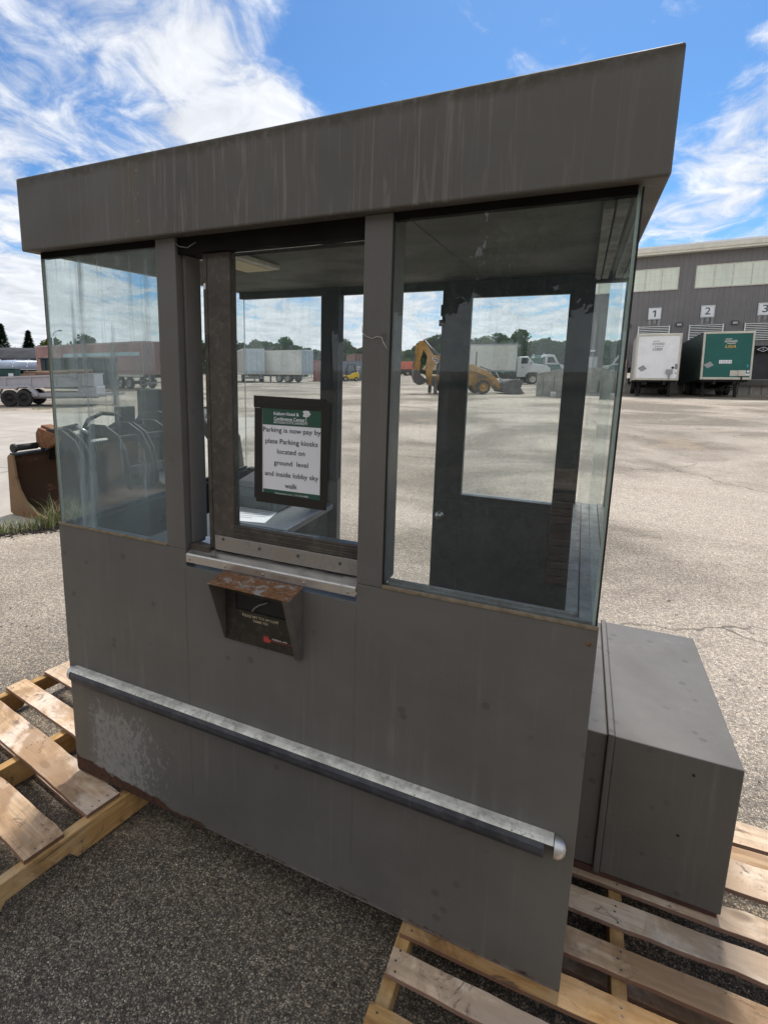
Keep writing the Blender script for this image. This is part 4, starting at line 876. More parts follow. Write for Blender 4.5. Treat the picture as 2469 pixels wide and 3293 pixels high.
# ---- semi trailers
M_ALW = simple('trailer_white', (.86, .87, .89), .4, 0, .10, 1.2, .12, (.40, .38, .34)); M_FRM = simple('trailer_frame_cream', (.60, .58, .50), .5, 0, .15, 2, .2); M_TGR = m_ribbed('trailer_green', (.012, .12, .10), (.010, .10, .085), .61, 0, .12, .4, .1); M_TGS = m_ribbed('trailer_green_side', (.03, .062, .055), (.022, .045, .042), .6, 1, .25, .35, .2)
M_CHAS = simple('chassis_dark', (.018, .016, .016), .7, .1, .3, 3); M_RIM = simple('wheel_rim', (.42, .40, .36), .5, .3, .25, 8)
M_GREYP = simple('grey_placard', (.34, .35, .36), .6, .2, .2, 4); M_LET = simple('grey_lettering', (.26, .26, .30), .6); M_YEL = simple('yellow_lettering', (.62, .42, .10), .6)
def dock_trailer(label, s0, s1, y0, y1, z0, z1, frontm, sidem, framem, rot=0.0, tilt=0.0):
    """front wall faces the yard (local -y); root under the nose"""
    cx_ = (s0 + s1) / 2; wd = (s1 - s0) / 2; L = y1 - y0
    t = thing('semi_trailer', label, 'trailer', P_b(cx_, y0, 0), BRZ + rot, 'trailers backed to the docks')
    MB().box(-wd + .10, wd - .10, .0, .05, z0 + .14, z1 - .13).build('front_wall', frontm, t)
    fr = MB().box(-wd, -wd + .10, -.03, .12, z0, z1).box(wd - .10, wd, -.03, .12, z0, z1).box(-wd + .1005, wd - .1005, -.03, .12, z1 - .13, z1).box(-wd + .1005, wd - .1005, -.035, .12, z0, z0 + .14)
    fr.build('corner_frame', framem, t, .02)
    MB().box(-wd, -wd + .04, .1205, L, z0 + .02, z1 - .02).box(wd - .04, wd, .1205, L, z0 + .02, z1 - .02).box(-wd + .041, wd - .041, .1205, L, z1 - .06, z1 - .02).box(-wd + .041, wd - .041, .1205, L, z0 + .02, z0 + .1).box(-wd - .012, -wd - .0005, .13, L, z0 + .02, z0 + .16).box(-wd - .012, -wd - .0005, .13, L, z1 - .10, z1 - .02).build('box_body', sidem, t)
    MB().box(-.55, -.42, .15, L - .2, z0 - .26, z0 + .015).box(.42, .55, .15, L - .2, z0 - .26, z0 + .015).box(-wd + .1, wd - .1, .2, .9, z0 - .1, z0 + .015).build('chassis', M_CHAS, t)
    for sx in (-.82, .82):
        g_ = MB().box(sx - .07, sx + .07, 1.05, 1.19, .10, z0 + .01).box(sx - .12, sx + .12, .98, 1.26, 0, .10).build('landing_leg', M_CHAS, t)
    MB().bar((-.75, 1.12, .55), (.75, 1.12, .55), .06, .06).bar((.82, 1.12, .62), (.1, 2.2, z0 - .1), .05, .05).bar((-.82, 1.12, .62), (-.1, 2.2, z0 - .1), .05, .05).bar((-.7, 1.1, .35), (.7, 1.1, z0 - .1), .03, .03).build('leg_brace', M_CHAS, t)
    for sx in (-1, 1):
        for q in range(2 if L > 6.5 else 1):
            wz = .5 + (L - 1.2 - q * 1.2) * math.tan(tilt); MB().wheel((sx * (wd - .17), L - 1.2 - q * 1.2, wz), .5, .28, (sx, 0, 0)).build('wheel', [M_TYRE, M_RIM], t); MB().wheel((sx * (wd - .50), L - 1.2 - q * 1.2, wz), .5, .28, (sx, 0, 0)).build('wheel', [M_TYRE, M_RIM], t)
    az = (L - 1.2) * math.tan(tilt); MB().box(-.9, .9, L - 1.3, L - 1.1, .42 + az, .58 + az).build('axle', M_CHAS, t)
    t.rotation_euler = (-tilt, 0, BRZ + rot)
    return t, wd
t1, wd = dock_trailer('white semi trailer numbered 53889 backed up to dock 1', -2.62, -.30, -6.2, -.42, 1.02, 3.79, M_ALW, M_FRM, M_FRM, R(3.0), R(2.5))
b = MB(); fit_text(b, 'HOWARD', -.32, .30, 3.18, .15, -.004, bold=.02); fit_text(b, '53889', -.30, .22, 2.86, .17, -.004, bold=.015)
for a, c_, z in ((-.3, .05, 3.35), (-.2, .12, 3.03), (.16, .26, 3.03)): b.box(a, c_, -.004, -.001, z - .015, z + .015)
b.build('lettering', M_LET, t1)
MB().prism([(-.98, 1.74), (-.78, 1.52), (-.50, 1.70), (-.70, 1.93)], -.006, -.001, 'y').build('placard', M_GREYP, t1)
MB().box(.50, .83, -.10, -.001, 1.40, 1.66).box(.62, .72, -.06, -.036, 1.05, 1.3995).build('coupling_box', M_GREYP, t1); MB().box(.96, 1.04, -.005, -.001, 1.42, 1.48).box(.93, 1.06, -.006, -.001, 1.68, 2.0).build('decal', M_LET, t1); MB().cyl((.83, -.02, 1.77), (.83, -.001, 1.77), .07).build('air_port', M_CHAS, t1)
t2, wd = dock_trailer('green semi trailer lettered USA and numbered 12523 with cream frame backed up to dock 2', .80, 3.28, -5.45, -.42, 1.08, 3.88, M_TGR, M_TGS, M_FRM, R(9.0), R(5.0))
b = MB(); fit_text(b, 'HOWARD', -.19, .42, 3.30, .13, -.004, bold=.025)
for a, c_, z in ((-.16, .16, 3.44), (-.06, .34, 3.19)): b.box(a, c_, -.004, -.001, z - .018, z + .018)
b.build('lettering', M_WLET, t2)
b = MB(); fit_text(b, 'USA', -.15, .38, 3.0, .17, -.004, shear=.25, bold=.025); b.build('state_lettering', M_YEL, t2)
o = MB().box(-.38, .24, -.008, -.001, 2.02, 2.22).build('number_plate', M_WHITE, t2); b = MB(); fit_text(b, '12523', -.33, .21, 2.115, .12, -.011, bold=.0); b.build('number', M_LET, o)
MB().prism([(-1.14, 1.95), (-.92, 1.74), (-.62, 1.92), (-.80, 2.14)], -.006, -.001, 'y').build('placard', M_GREYP, t2)
MB().box(.20, .58, -.01, -.001, 1.29, 1.62).box(.585, .94, -.08, -.001, 1.29, 1.62).build('coupling_box', M_FRM, t2); MB().box(.72, .79, -.07, -.036, 1.08, 1.2895).build('air_hose', M_CHAS, t2); MB().box(1.0, 1.12, -.006, -.001, 1.5, 1.62).box(.96, 1.14, -.006, -.001, 1.32, 1.44).build('decal', M_WHITE, t2)
MB().box(.98, 1.03, -.006, -.001, 1.80, 1.92).box(1.02, 1.05, -.006, -.001, 1.90, 1.98).build('blue_decal', simple('blue_decal', (.08, .42, .72), .5), t2)

g = MB(); g._add([P_b(-7.5, -9.2, .004), P_b(30, -9.2, .004), P_b(30, -7.0, .004), P_b(-7.5, -7.0, .004)], [(0, 1, 2, 3)])
tag(g.build('dock_apron', simple('apron_concrete', (.52, .46, .37), .9, 0, .2, .5, .35, (.26, .22, .18))), 'pale concrete strip in front of the loading docks', 'pavement', kind='structure')
# ---- ramp wall and bucket
M_RAMP = simple('ramp_concrete', (.33, .32, .285), .9, 0, .35, 1.5, .5, (.14, .12, .10), bump=.4)
rw = thing('ramp_wall', 'weathered concrete ramp wall rising toward the warehouse', 'wall', (-.86, 36.54, 0), math.atan2(35.0 - 36.54, 1.22 + .86))
MB().prism([(0, 0), (2.62, 0), (2.62, 1.78), (0, 1.30)], -.02, .24, 'y').build('wall', M_RAMP, rw, .02)
MB().prism([(-.02, 1.302), (2.62, 1.785), (2.62, 1.86), (-.02, 1.375)], -.05, .27, 'y').build('coping', M_RAMP, rw, .01)
for k in range(3): MB().box(.5 + .8 * k, .56 + .8 * k, -.028, -.0205, .1, 1.2).build('joint', simple('joint_dark', (.16, .15, .13), .9), rw)
pb = thing('plastic_bucket', 'white plastic bucket standing in front of the concrete ramp wall', 'bucket', (.23, 34.85, 0)); c = MB(); c.lathe((0, 0, 0), (0, 0, 1), [(0, 0), (0, .135), (.30, .155), (.31, .165), (.33, .165), (.33, .15), (.05, .12), (.05, 0)], 0, 20); c.build('tub', M_WHITE, pb)
MB().tube([(-.15, 0, .31), (-.10, -.08, .20), (0, -.15, .14), (.10, -.08, .20), (.15, 0, .31)], .005, 6).build('handle', M_RAIL, pb)

# ================================================================== YARD VEHICLES (turned by the yard angle Y)
Y = R(26.3156)
M_CATY = simple('machine_yellow', (.46, .24, .04), .6, 0, .35, 2, .6, (.09, .06, .04)); M_BLKT = simple('bucket_grey', (.12, .11, .11), .7, .2, .35, 4, .4, (.14, .075, .04)); M_WIN = simple('vehicle_glass', (.03, .045, .055), .08, 0, .2, 2); M_CHR = M_STEEL
bh = thing('backhoe_loader', 'yellow backhoe loader with raised digging boom seen through the booth', 'backhoe', (-4.25, 37.14, 0), Y)
for y in (-.05, 1.75):
    MB().wheel((0, y, .47), .47, .32, (0, -1 if y < 1 else 1, 0)).build('front_wheel', [M_TYRE, M_CATY], bh); MB().wheel((-2.15, y + (.03 if y < 1 else -.03), .78), .78, .46, (0, -1 if y < 1 else 1, 0)).build('rear_wheel', [M_TYRE, M_CATY], bh)
MB().prism([(-3.2, .55), (.35, .55), (.45, 1.0), (.40, 1.62), (-1.0, 1.72), (-1.1, 1.25), (-3.2, 1.25)], .45, 1.25, 'y').build('body', M_CATY, bh, .04)
cb = MB().box(-2.75, -1.1, .32, 1.38, 2.62, 2.74).box(-2.7, -2.6, .35, .43, 1.2, 2.62).box(-2.7, -2.6, 1.27, 1.35, 1.2, 2.62).box(-1.25, -1.15, .35, .43, 1.2, 2.62).box(-1.25, -1.15, 1.27, 1.35, 1.2, 2.62).build('cab', M_BLKT, bh, .02)
MB().box(-2.595, -1.255, .38, .40, 1.3, 2.6).box(-2.595, -1.255, 1.30, 1.32, 1.3, 2.6).build('cab_window', M_WIN, cb)
MB().cyl((-.36, .55, 1.6), (-.36, .55, 2.85), .05, None, 10).build('exhaust', M_BLKT, bh)
for y in (.18, 1.42):
    MB().prism([(-1.05, 1.90), (-.75, 2.02), (.35, 1.50), (.95, 1.05), (1.32, .42), (1.12, .30), (.72, .85), (.15, 1.25), (-1.0, 1.68)], y - .07, y + .07, 'y').build('loader_arm', M_CATY, bh, .02)
    MB().cyl((-.3, y, 1.25), (.75, y, 1.02), .06, None, 10).cyl((-.2, y, 1.85), (.9, y, 1.45), .05, None, 10).cyl((.9, y, 1.45), (1.3, y, .85), .03, None, 8, 1).build('hydraulic_ram', [M_BLKT, M_STEEL], bh)
MB().sheet([[(x, y, z) for y in (-.28, 1.98)] for x, z in ((2.62, .95), (1.85, .98), (1.42, .75), (1.30, .40), (1.45, .10), (2.0, .03), (2.75, .03))], .03).build('front_bucket', M_BLKT, bh)
for y in (-.31, 1.98): MB().prism([(2.60, .95), (1.85, .98), (1.42, .75), (1.30, .40), (1.45, .10), (2.0, .03), (2.75, .03), (2.45, .4)], y, y + .03, 'y').build('bucket_side', M_BLKT, bh)
bo = MB().prism([(-3.62, .62), (-3.25, .62), (-3.30, 1.10), (-3.22, 1.75), (-2.72, 2.35), (-2.78, 2.58), (-3.22, 2.62), (-3.78, 3.42), (-4.0, 3.55), (-4.16, 3.40), (-4.05, 3.22), (-3.62, 2.52), (-3.72, 1.75)], .74, .98, 'y').build('boom', M_CATY, bh, .02)
dc = MB().prism([(-3.30, 2.42), (-3.02, 2.02), (-2.85, 2.16), (-3.13, 2.55)], .730, .7395, 'y'); dc.build('decal', M_WHITE, bo)
b = MB(); me = text('CAT', .22, 0, .02); b.mesh(me, tm(-3.08, .726, 2.29, 1, 1, 0, R(55)), 0); b.build('lettering', M_CHAS, bo)
MB().prism([(-4.22, 3.55), (-3.92, 3.60), (-3.88, 3.20), (-4.12, 2.3), (-4.28, 1.55), (-4.50, 1.45), (-4.55, 1.62), (-4.42, 2.6)], .70, .735, 'y').prism([(-4.22, 3.55), (-3.92, 3.60), (-3.88, 3.20), (-4.12, 2.3), (-4.28, 1.55), (-4.50, 1.45), (-4.55, 1.62), (-4.42, 2.6)], .985, 1.02, 'y').box(-4.45, -4.15, .7355, .9845, 1.5, 3.3).build('stick', M_CATY, bh, .01)
MB().cyl((-3.85, .86, 3.66), (-3.35, .86, 3.10), .03, None, 8, 1).cyl((-3.35, .86, 3.10), (-2.9, .86, 2.62), .07, None, 10).cyl((-4.62, .86, 1.75), (-4.35, .86, 3.0), .05, None, 10).build('boom_ram', [M_BLKT, M_WHITE], bh)
MB().prism([(-4.62, 1.60), (-4.30, 1.62), (-4.12, 1.30), (-3.72, .98), (-3.55, .95), (-3.85, .68), (-4.20, .58), (-4.48, .80), (-4.62, 1.15)], .50, 1.2, 'y').build('digging_bucket', M_BLKT, bh, .02)
MB().box(-3.3, -3.1, -.1, 1.8, .5, 1.15).box(-3.3, -3.1, -.15, .1, .02, 1.1).box(-3.3, -3.1, 1.6, 1.85, .02, 1.1).build('stabiliser', M_BLKT, bh, .02)

def wheels(t, pts, r, wd, rim, side=-1, w=.28):
    for x in pts:
        MB().wheel((x, 0.0 + w / 2 if side < 0 else wd - w / 2, r), r, w, (0, -1, 0)).build('wheel', [M_TYRE, rim], t)
        MB().wheel((x, wd - w / 2, r), r, w, (0, 1, 0)).build('wheel', [M_TYRE, rim], t)
M_TRW = simple('truck_white', (.72, .74, .76), .35, 0, .08, 1, .1, (.4, .38, .34)); M_BOXW = simple('box_white', (.66, .66, .60), .5, 0, .12, .8, .3, (.40, .38, .32))
bt = thing('box_truck', 'white box truck with a dirty cargo box seen through the door window of the booth', 'truck', (-3.05, 62.08, 0), Y - R(12))
wheels(bt, (0, -5.2), .53, 2.4, M_CREAM); wheels(bt, (), .5, 2.4, M_CREAM)
MB().box(-8.3, -1.75, -.12, 2.42, 1.35, 4.25).build('cargo_box', M_BOXW, bt, .05)
MB().box(-1.7495, -1.70, -.12, 2.42, 1.35, 4.28).box(-1.74, -1.4, .1, 2.2, 3.9, 4.2).box(-8.3, -1.75, -.135, -.1205, 1.35, 1.5).box(-8.3, -1.75, -.135, -.1205, 4.1, 4.25).build('box_frame', M_GREYP, bt, .02)
ca = MB().prism([(-2.15 + .5, .95), (-1.65, 2.55), (-1.45, 2.90), (-.55, 2.92), (.10, 2.18), (1.35, 1.98), (1.68, 1.75), (1.72, .85), (.75, .85), (.68, 1.05), (.35, 1.25), (-.35, 1.25), (-.68, 1.05), (-.75, .75), (-1.6, .75)], .05, 2.3, 'y').build('cab', M_TRW, bt, .05)
MB().prism([(-1.25, 2.15), (-1.2, 2.75), (-.62, 2.78), (-.15, 2.2)], .035, .0495, 'y').build('side_window', M_WIN, ca); MB().prism([(-.50, 2.86), (.08, 2.21), (.10, 2.23), (-.48, 2.90)], .2, 2.15, 'y').build('windscreen', M_WIN, ca)
MB().box(1.70, 1.76, .4, 1.95, 1.05, 1.72).build('grille', M_CHR, ca, .01); MB().box(1.66, 1.735, .12, .38, 1.35, 1.68).box(1.66, 1.735, 1.97, 2.23, 1.35, 1.68).build('headlight', M_WHITE, ca, .01); MB().box(1.70, 1.95, .05, 2.3, .55, .82).build('bumper', M_CHR, ca, .02)
MB().box(-.55, -.35, -.22, .02, 2.1, 2.5).build('mirror', M_TRW, ca, .02); MB().box(-1.15, -1.02, .03, .0495, 1.75, 1.85).build('handle', M_CHAS, ca); MB().box(-8.2, 1.5, .5, 1.9, .6, 1.0).box(-1.9, -1.7, .1, 2.2, .55, 1.3).build('chassis', M_CHAS, bt)
M_GTR = simple('truck_green', (.012, .11, .075), .45, 0, .2, 1.5, .15)
def green_truck(label, loc, rz, roofm, hoodm):
    t = thing('dump_truck', label, 'truck', loc, rz, 'green trucks behind the ramp wall')
    wheels(t, (0, -3.6, -4.9), .52, 2.4, M_RIM)
    ca = MB().prism([(-2.0, .8), (-2.0, 2.1), (-.35, 2.1), (.05, 1.2), (-.6, 1.1), (-.7, .8)], .1, 2.3, 'y').build('cab', M_GTR, t, .04)
    MB().prism([(-2.0, 2.105), (-1.95, 3.1), (-1.75, 3.25), (-.95, 3.2), (-.35, 2.105)], .12, 2.28, 'y').build('cab_top', roofm, ca, .05)
    MB().prism([(-1.7, 2.3), (-1.68, 2.95), (-1.1, 2.95), (-.72, 2.3)], .10, .1195, 'y').prism([(-.86, 3.08), (-.34, 2.15), (-.32, 2.18), (-.84, 3.1)], .25, 2.15, 'y').build('cab_window', M_WIN, ca)
    MB().prism([(-.345, 2.1), (1.55, 1.85), (1.75, 1.5), (1.75, .85), (.75, .85), (.6, 1.15), (.06, 1.2)], .2, 2.2, 'y').build('hood', hoodm, t, .06)
    MB().box(1.752, 1.80, .5, 1.9, .9, 1.6).build('grille', M_CHR, t); MB().box(1.7, 1.95, .1, 2.3, .5, .8).build('bumper', M_CHAS, t)
    MB().prism([(-2.3, 1.1), (-2.2, 2.6), (-2.0, 2.95), (-6.2, 2.7), (-6.4, 1.1)], .05, 2.35, 'y').build('dump_bed', M_GTR, t, .03); MB().box(-6.3, 1.6, .7, 1.7, .55, 1.0).build('chassis', M_CHAS, t); MB().cyl((-2.12, .2, 1.0), (-2.12, .2, 3.4), .07, None, 10).build('exhaust', M_CHR, t)
    return t
green_truck('green truck with a green hood and white cab top standing behind the box truck', (-0.38, 68.45, 0), Y - R(10), M_TRW, M_TRW)
green_truck('dark green dump truck with a green cab top behind the white topped one', (-1.87, 73.36, 0), Y - R(8), M_GTR, M_GTR)

# ---- semi trailers standing in the yard (root at the near corner, box runs to local -x and +y)
def yard_trailer(label, loc, rz, L, z0, z1, sidem, doorm, framem, axles, grp='trailers parked in the yard', skirt=False):
    t = thing('semi_trailer', label, 'trailer', loc, rz, grp); Wd = 2.5
    MB().box(-L, 0, 0, Wd, z0, z1).build('box_body', sidem, t, .02)
    MB().box(-L - .01, .012, -.02, -.0005, z0, z0 + .14).box(-L - .01, .012, -.02, -.0005, z1 - .14, z1).box(-.08, .012, -.02, -.0005, z0 + .141, z1 - .141).box(-L - .01, -L + .1, -.02, -.0005, z0 + .141, z1 - .141).build('rail', framem, t)
    for k in range(2):
        d = MB().box(.0005, .03, .04 + k * 1.22, 1.24 + k * 1.22, z0 + .05, z1 - .05).build('rear_door', doorm, t, .008)
        h = MB()
        for y in (.35, .9): h.cyl((.05, y + k * 1.22, z0 + .1), (.05, y + k * 1.22, z1 - .1), .018, None, 6)
        h.build('lock_rod', M_GREYP, d)
    for x in axles:
        MB().wheel((x, .16, .5), .5, .28, (0, -1, 0)).build('wheel', [M_TYRE, M_RIM], t); MB().wheel((x, Wd - .16, .5), .5, .28, (0, 1, 0)).build('wheel', [M_TYRE, M_RIM], t)
    MB().box(-L + .3, -.2, .7, 1.8, z0 - .25, z0 - .001).box(min(axles) - .4, max(axles) + .4, .3, 2.2, .4, .62).build('chassis', M_CHAS, t)
    for y in (.5, 2.0): MB().box(-L + 2.2, -L + 2.34, y - .07, y + .07, .02, z0 - .002).build('landing_leg', M_CHAS, t)
    MB().box(.0, .06, .1, Wd - .1, .48, .58).box(.0, .06, .4, .5, .58, z0).box(.0, .06, 2.0, 2.1, .58, z0).build('bumper', M_GREYP, t)
    return t
M_FWH = simple('faded_white', (.62, .63, .60), .5, 0, .12, .6, .25, (.42, .40, .36)); M_BLU = simple('pale_blue_grey', (.42, .50, .56), .5, 0, .12, 1, .15); M_TANW = simple('trailer_tan', (.45, .40, .34), .6, 0, .15, .7, .25)
M_FRED = m_rust('faded_red_trailer', (.36, .20, .19), .0, 3); M_FRD = simple('faded_red', (.34, .185, .175), .6, 0, .28, .35, .35, (.42, .38, .34)); M_RFR = simple('faded_red_frame', (.42, .33, .32), .6, 0, .2, 1)
yard_trailer('white semi trailer with pale blue doors parked far across the yard', (-27.3, 55.28, 0), Y - R(33), 8.2, .93, 3.75, M_FWH, M_BLU, M_CREAM, (-2.0, -3.2))
yard_trailer('tan sided semi trailer with pale blue doors partly behind the white semi trailer', (-33.95, 53.42, 0), Y - R(78), 9.0, .95, 3.95, M_TANW, M_BLU, M_CREAM, (-2.0, -3.2))
rt = yard_trailer('long faded red semi trailer with a pale blue stripe behind the dump trailer', (-29.8, 32.53, 0), Y - R(38), 17.6, 1.18, 3.86, M_FRD, M_FRD, M_RFR, (-2.2, -3.45))
MB().box(-12.4, -.5, -.018, -.0006, 2.72, 3.02).build('stripe', simple('stripe_blue', (.38, .55, .60), .5, 0, .1, 1), rt)
MB().box(-4.5, -.1, -.03, -.021, 1.02, 1.18).build('side_skirt', M_CREAM, rt)

# ---- containers, forklift, roll-off
def container(label, loc, rz, L, H, m, z0=0.0):
    t = thing('shipping_container', label, 'container', loc, rz, 'shipping containers across the yard'); Wd = 2.44
    MB().box(.0, Wd, .06, L, z0 + .12, z0 + H).build('shell', m, t)
    fr = MB()
    for x in (0, Wd - .12): fr.box(x - .005, x + .125, -.02, .1, z0, z0 + H + .02)
    fr.box(.1255, Wd - .1255, -.015, .1, z0, z0 + .16).box(.1255, Wd - .1255, -.015, .1, z0 + H - .12, z0 + H + .01).build('frame', m, t)
    for k in range(2):
        d = MB().box(.13 + k * 1.1, 1.20 + k * 1.1, .02, .0595, z0 + .18, z0 + H - .14); o = d.build('door', m, t)
        h = MB()
        for x in (.3, .8): h.cyl((.13 + k * 1.1 + x, .0, z0 + .2), (.13 + k * 1.1 + x, .0, z0 + H - .15), .022, None, 6)
        h.build('lock_rod', M_GREYP, o)
    p_ = MB()
    for k, z in enumerate((1.75, 1.45, 1.1)): p_.box(1.35, 1.85 - .1 * k, .008, .0195, z0 + z, z0 + z + .14)
    p_.build('marking', M_WLET, t)
    return t
M_CRED = m_ribbed('container_red', (.26, .072, .058), (.20, .06, .05), .28, 0, .8, .6, .25); M_CBLU = m_ribbed('container_blue', (.15, .20, .26), (.12, .16, .22), .28, 0, .8, .6, .2); M_CRUST = m_ribbed('container_rust', (.20, .095, .065), (.15, .075, .055), .28, 0, .8, .7, .3)
container('red shipping container beside the white semi trailer', (-29.12, 62.14, 0), Y - R(8), 6.06, 2.65, M_CRED)
container('blue grey shipping container behind the yellow forklift', (-26.54, 67.01, 0), Y + R(4), 6.06, 2.6, M_CBLU)
container('rusty brown shipping container standing behind the blue grey one', (-28.4, 74.6, 0), Y + R(2), 12.0, 3.75, M_CRUST)
fk = thing('forklift', 'yellow forklift parked in front of the containers', 'forklift', (-25.63, 63.87, 0), Y)
MB().prism([(0, .3), (1.95, .3), (2.0, .95), (1.75, 1.12), (1.2, 1.05), (.75, .75), (0, .75)], 0, 1.15, 'y').build('body', simple('forklift_yellow', (.72, .50, .02), .45, 0, .15, 2), fk, .05)
MB().bar((.35, .1, .7), (.55, .1, 2.1), .07, .07).bar((.35, 1.05, .7), (.55, 1.05, 2.1), .07, .07).bar((1.6, .1, 1.05), (1.35, .1, 2.1), .07, .07).bar((1.6, 1.05, 1.05), (1.35, 1.05, 2.1), .07, .07).box(.5, 1.4, .05, 1.1, 2.08, 2.15).build('cage', M_CHAS, fk)
MB().box(-.25, -.12, .15, .27, .05, 2.2).box(-.25, -.12, .88, 1.0, .05, 2.2).box(-.24, -.13, .2, .95, 1.0, 1.08).build('mast', M_CHAS, fk); MB().box(-1.3, -.255, .2, .32, .08, .13).box(-1.3, -.255, .83, .95, .08, .13).build('fork', M_CHAS, fk)
MB().box(.85, 1.3, .35, .8, .76, .9).box(1.2, 1.32, .35, .8, .9, 1.35).build('seat', M_CHAS, fk, .03)
for x, r in ((.25, .33), (1.62, .28)):
    for y in (.02, 1.13): MB().wheel((x, y, r), r, .2, (0, -1 if y < .5 else 1, 0)).build('wheel', [M_TYRE, M_RIM], fk)
rc = thing('rolloff_container', 'orange red roll off container on a dark trailer far across the yard', 'container', (-33.42, 110.89, 0), Y + R(2))
MB().prism([(0, 1.35), (4.9, 1.35), (5.1, 2.95), (-.1, 2.95)], 0, 2.4, 'y').build('box_body', simple('orange_red', (.62, .13, .065), .6, 0, .15, .6, .15), rc, .03); MB().box(-2.2, 6, .3, 2.1, .85, 1.345).build('trailer_bed', M_CHAS, rc); wheels(rc, (2.4, 3.6, -1.0), .5, 2.4, M_RIM)
rb = MB()
for k in range(7): rb.box(.1 + k * .75, .2 + k * .75, -.08, -.001, 1.4, 2.85)
rb.build('rib', simple('orange_red_dark', (.50, .10, .05), .6), rc)
pq = thing('equipment_trailer', 'flat equipment trailer loaded with tan machinery behind the backhoe boom', 'trailer', (-28.7, 113.2, 0), Y)
MB().box(-.5, 11, 0, 2.4, .8, 1.15).build('bed', M_CHAS, pq); wheels(pq, (1.5, 7.5, 8.8), .48, 2.4, M_RIM); MB().prism([(.4, 1.16), (3.2, 1.16), (3.2, 2.2), (2.2, 2.5), (.9, 1.9)], .3, 2.1, 'y').build('machine_body', simple('machine_tan', (.50, .34, .22), .6, 0, .3, 1), pq, .05); MB().bar((1.0, 1, 2.0), (4.6, 1, 3.2), .3, .35).build('machine_arm', MATS['machine_tan'], pq); MB().box(5.2, 9.6, .2, 2.2, 1.16, 2.9).build('crate', MATS['orange_red'], pq, .03)
do = thing('rolloff_dumpster', 'dark green roll off dumpster in front of the faded red trailer', 'dumpster', (-33.47, 26.07, 0), Y)
MB().prism([(0, .25), (4.6, .25), (4.7, 2.38), (-.1, 2.38)], 0, 2.2, 'y').build('box_body', simple('dumpster_green', (.03, .052, .06), .6, 0, .3, 1, .3), do, .03)
rb = MB()
for k in range(7): rb.prism([(.15 + k * .7, .3), (.27 + k * .7, .3), (.28 + k * .7, 2.3), (.14 + k * .7, 2.3)], -.09, -.001, 'y')
rb.box(-.15, 4.75, -.1, 2.3, 2.385, 2.46).build('rib', MATS['dumpster_green'], do)

# ---- grey dump trailer with logs
M_TRG = simple('trailer_grey_white', (.42, .41, .445), .5, 0, .14, 1.5, .25, (.30, .27, .27))
ut = thing('dump_trailer', 'light grey tandem axle dump trailer carrying logs and a green cabinet', 'trailer', (-21.77, 15.14, 0), Y + R(6))
for x in (.0, .62):
    MB().wheel((x, .02, .385), .385, .24, (0, -1, 0), 0, 1).build('wheel', [M_TYRE, M_CHAS], ut); MB().wheel((x, 1.75, .385), .385, .24, (0, 1, 0), 0, 1).build('wheel', [M_TYRE, M_CHAS], ut)
fe = MB().prism([(-.52, .58), (-.35, .93), (.92, 1.0), (1.28, .62), (1.28, .50), (1.15, .50), (.84, .90), (.42, .88), (.32, .74), (.22, .86), (-.28, .82), (-.42, .58)], -.14, .12, 'y').build('fender', M_TRG, ut, .01)
MB().box(.5, 3.9, .0, .08, .45, .62).box(-1.4, 3.9, .2, .3, .36, .56).box(-1.4, 3.9, 1.5, 1.6, .36, .56).build('frame', M_TRG, ut, .01)
bed = MB().prism([(-1.5, .78), (3.75, .92), (3.75, 1.50), (-1.5, 1.28)], .06, .11, 'y').prism([(-1.5, .78), (3.75, .92), (3.75, 1.50), (-1.5, 1.28)], 1.69, 1.74, 'y').prism([(-1.5, .78), (3.75, .92), (3.75, .97), (-1.5, .83)], .1105, 1.6895, 'y').prism([(3.70, .97), (3.75, .97), (3.75, 1.47), (3.70, 1.47)], .1105, 1.6895, 'y').build('bed', M_TRG, ut, .008)
MB().prism([(-1.52, 1.25), (3.8, 1.45), (3.8, 1.53), (-1.52, 1.33)], .0, .06, 'y').prism([(-1.52, 1.25), (3.8, 1.45), (3.8, 1.53), (-1.52, 1.33)], 1.74, 1.8, 'y').build('top_rail', M_TRG, bed)
for k in range(5): MB().prism([(-1.3 + k * 1.1, .8 + k * .025), (-1.22 + k * 1.1, .8 + k * .025), (-1.22 + k * 1.1, 1.26 + k * .04), (-1.3 + k * 1.1, 1.26 + k * .04)], .01, .059, 'y').build('bed_stake', M_TRG, bed)
MB().box(2.7, 3.05, -.12, -.005, 1.32, 1.52).build('latch_box', M_GREYP, ut, .01); MB().box(3.0, 3.85, .1, 1.7, .50, .90).build('tool_box', M_TRG, ut, .02); MB().bar((3.9, .3, .5), (4.9, .9, .55), .1, .12).bar((3.9, 1.5, .5), (4.9, .9, .55), .1, .12).build('tongue', M_TRG, ut)
MB().cyl((4.5, .75, .05), (4.5, .75, .95), .045, None, 10).box(4.4, 4.6, .65, .85, 0, .05).build('jack', M_RUSTTOP, ut)
MB().tube([(-1.45, .0, 1.25), (-1.2, -.04, 1.15), (-1.18, -.04, .8), (-1.1, -.03, .5)], .025, 8).build('cable', M_BLACK, ut)
LOGM = m_wood('log_bark', (.26, .18, .11), (.15, .10, .06), .4, (.34, .27, .20), .4)
def on(o_, p):  # world position of a point in a thing's axes
    c, s = math.cos(o_.rotation_euler.z), math.sin(o_.rotation_euler.z); return (o_.location.x + c * p[0] - s * p[1], o_.location.y + s * p[0] + c * p[1], p[2])
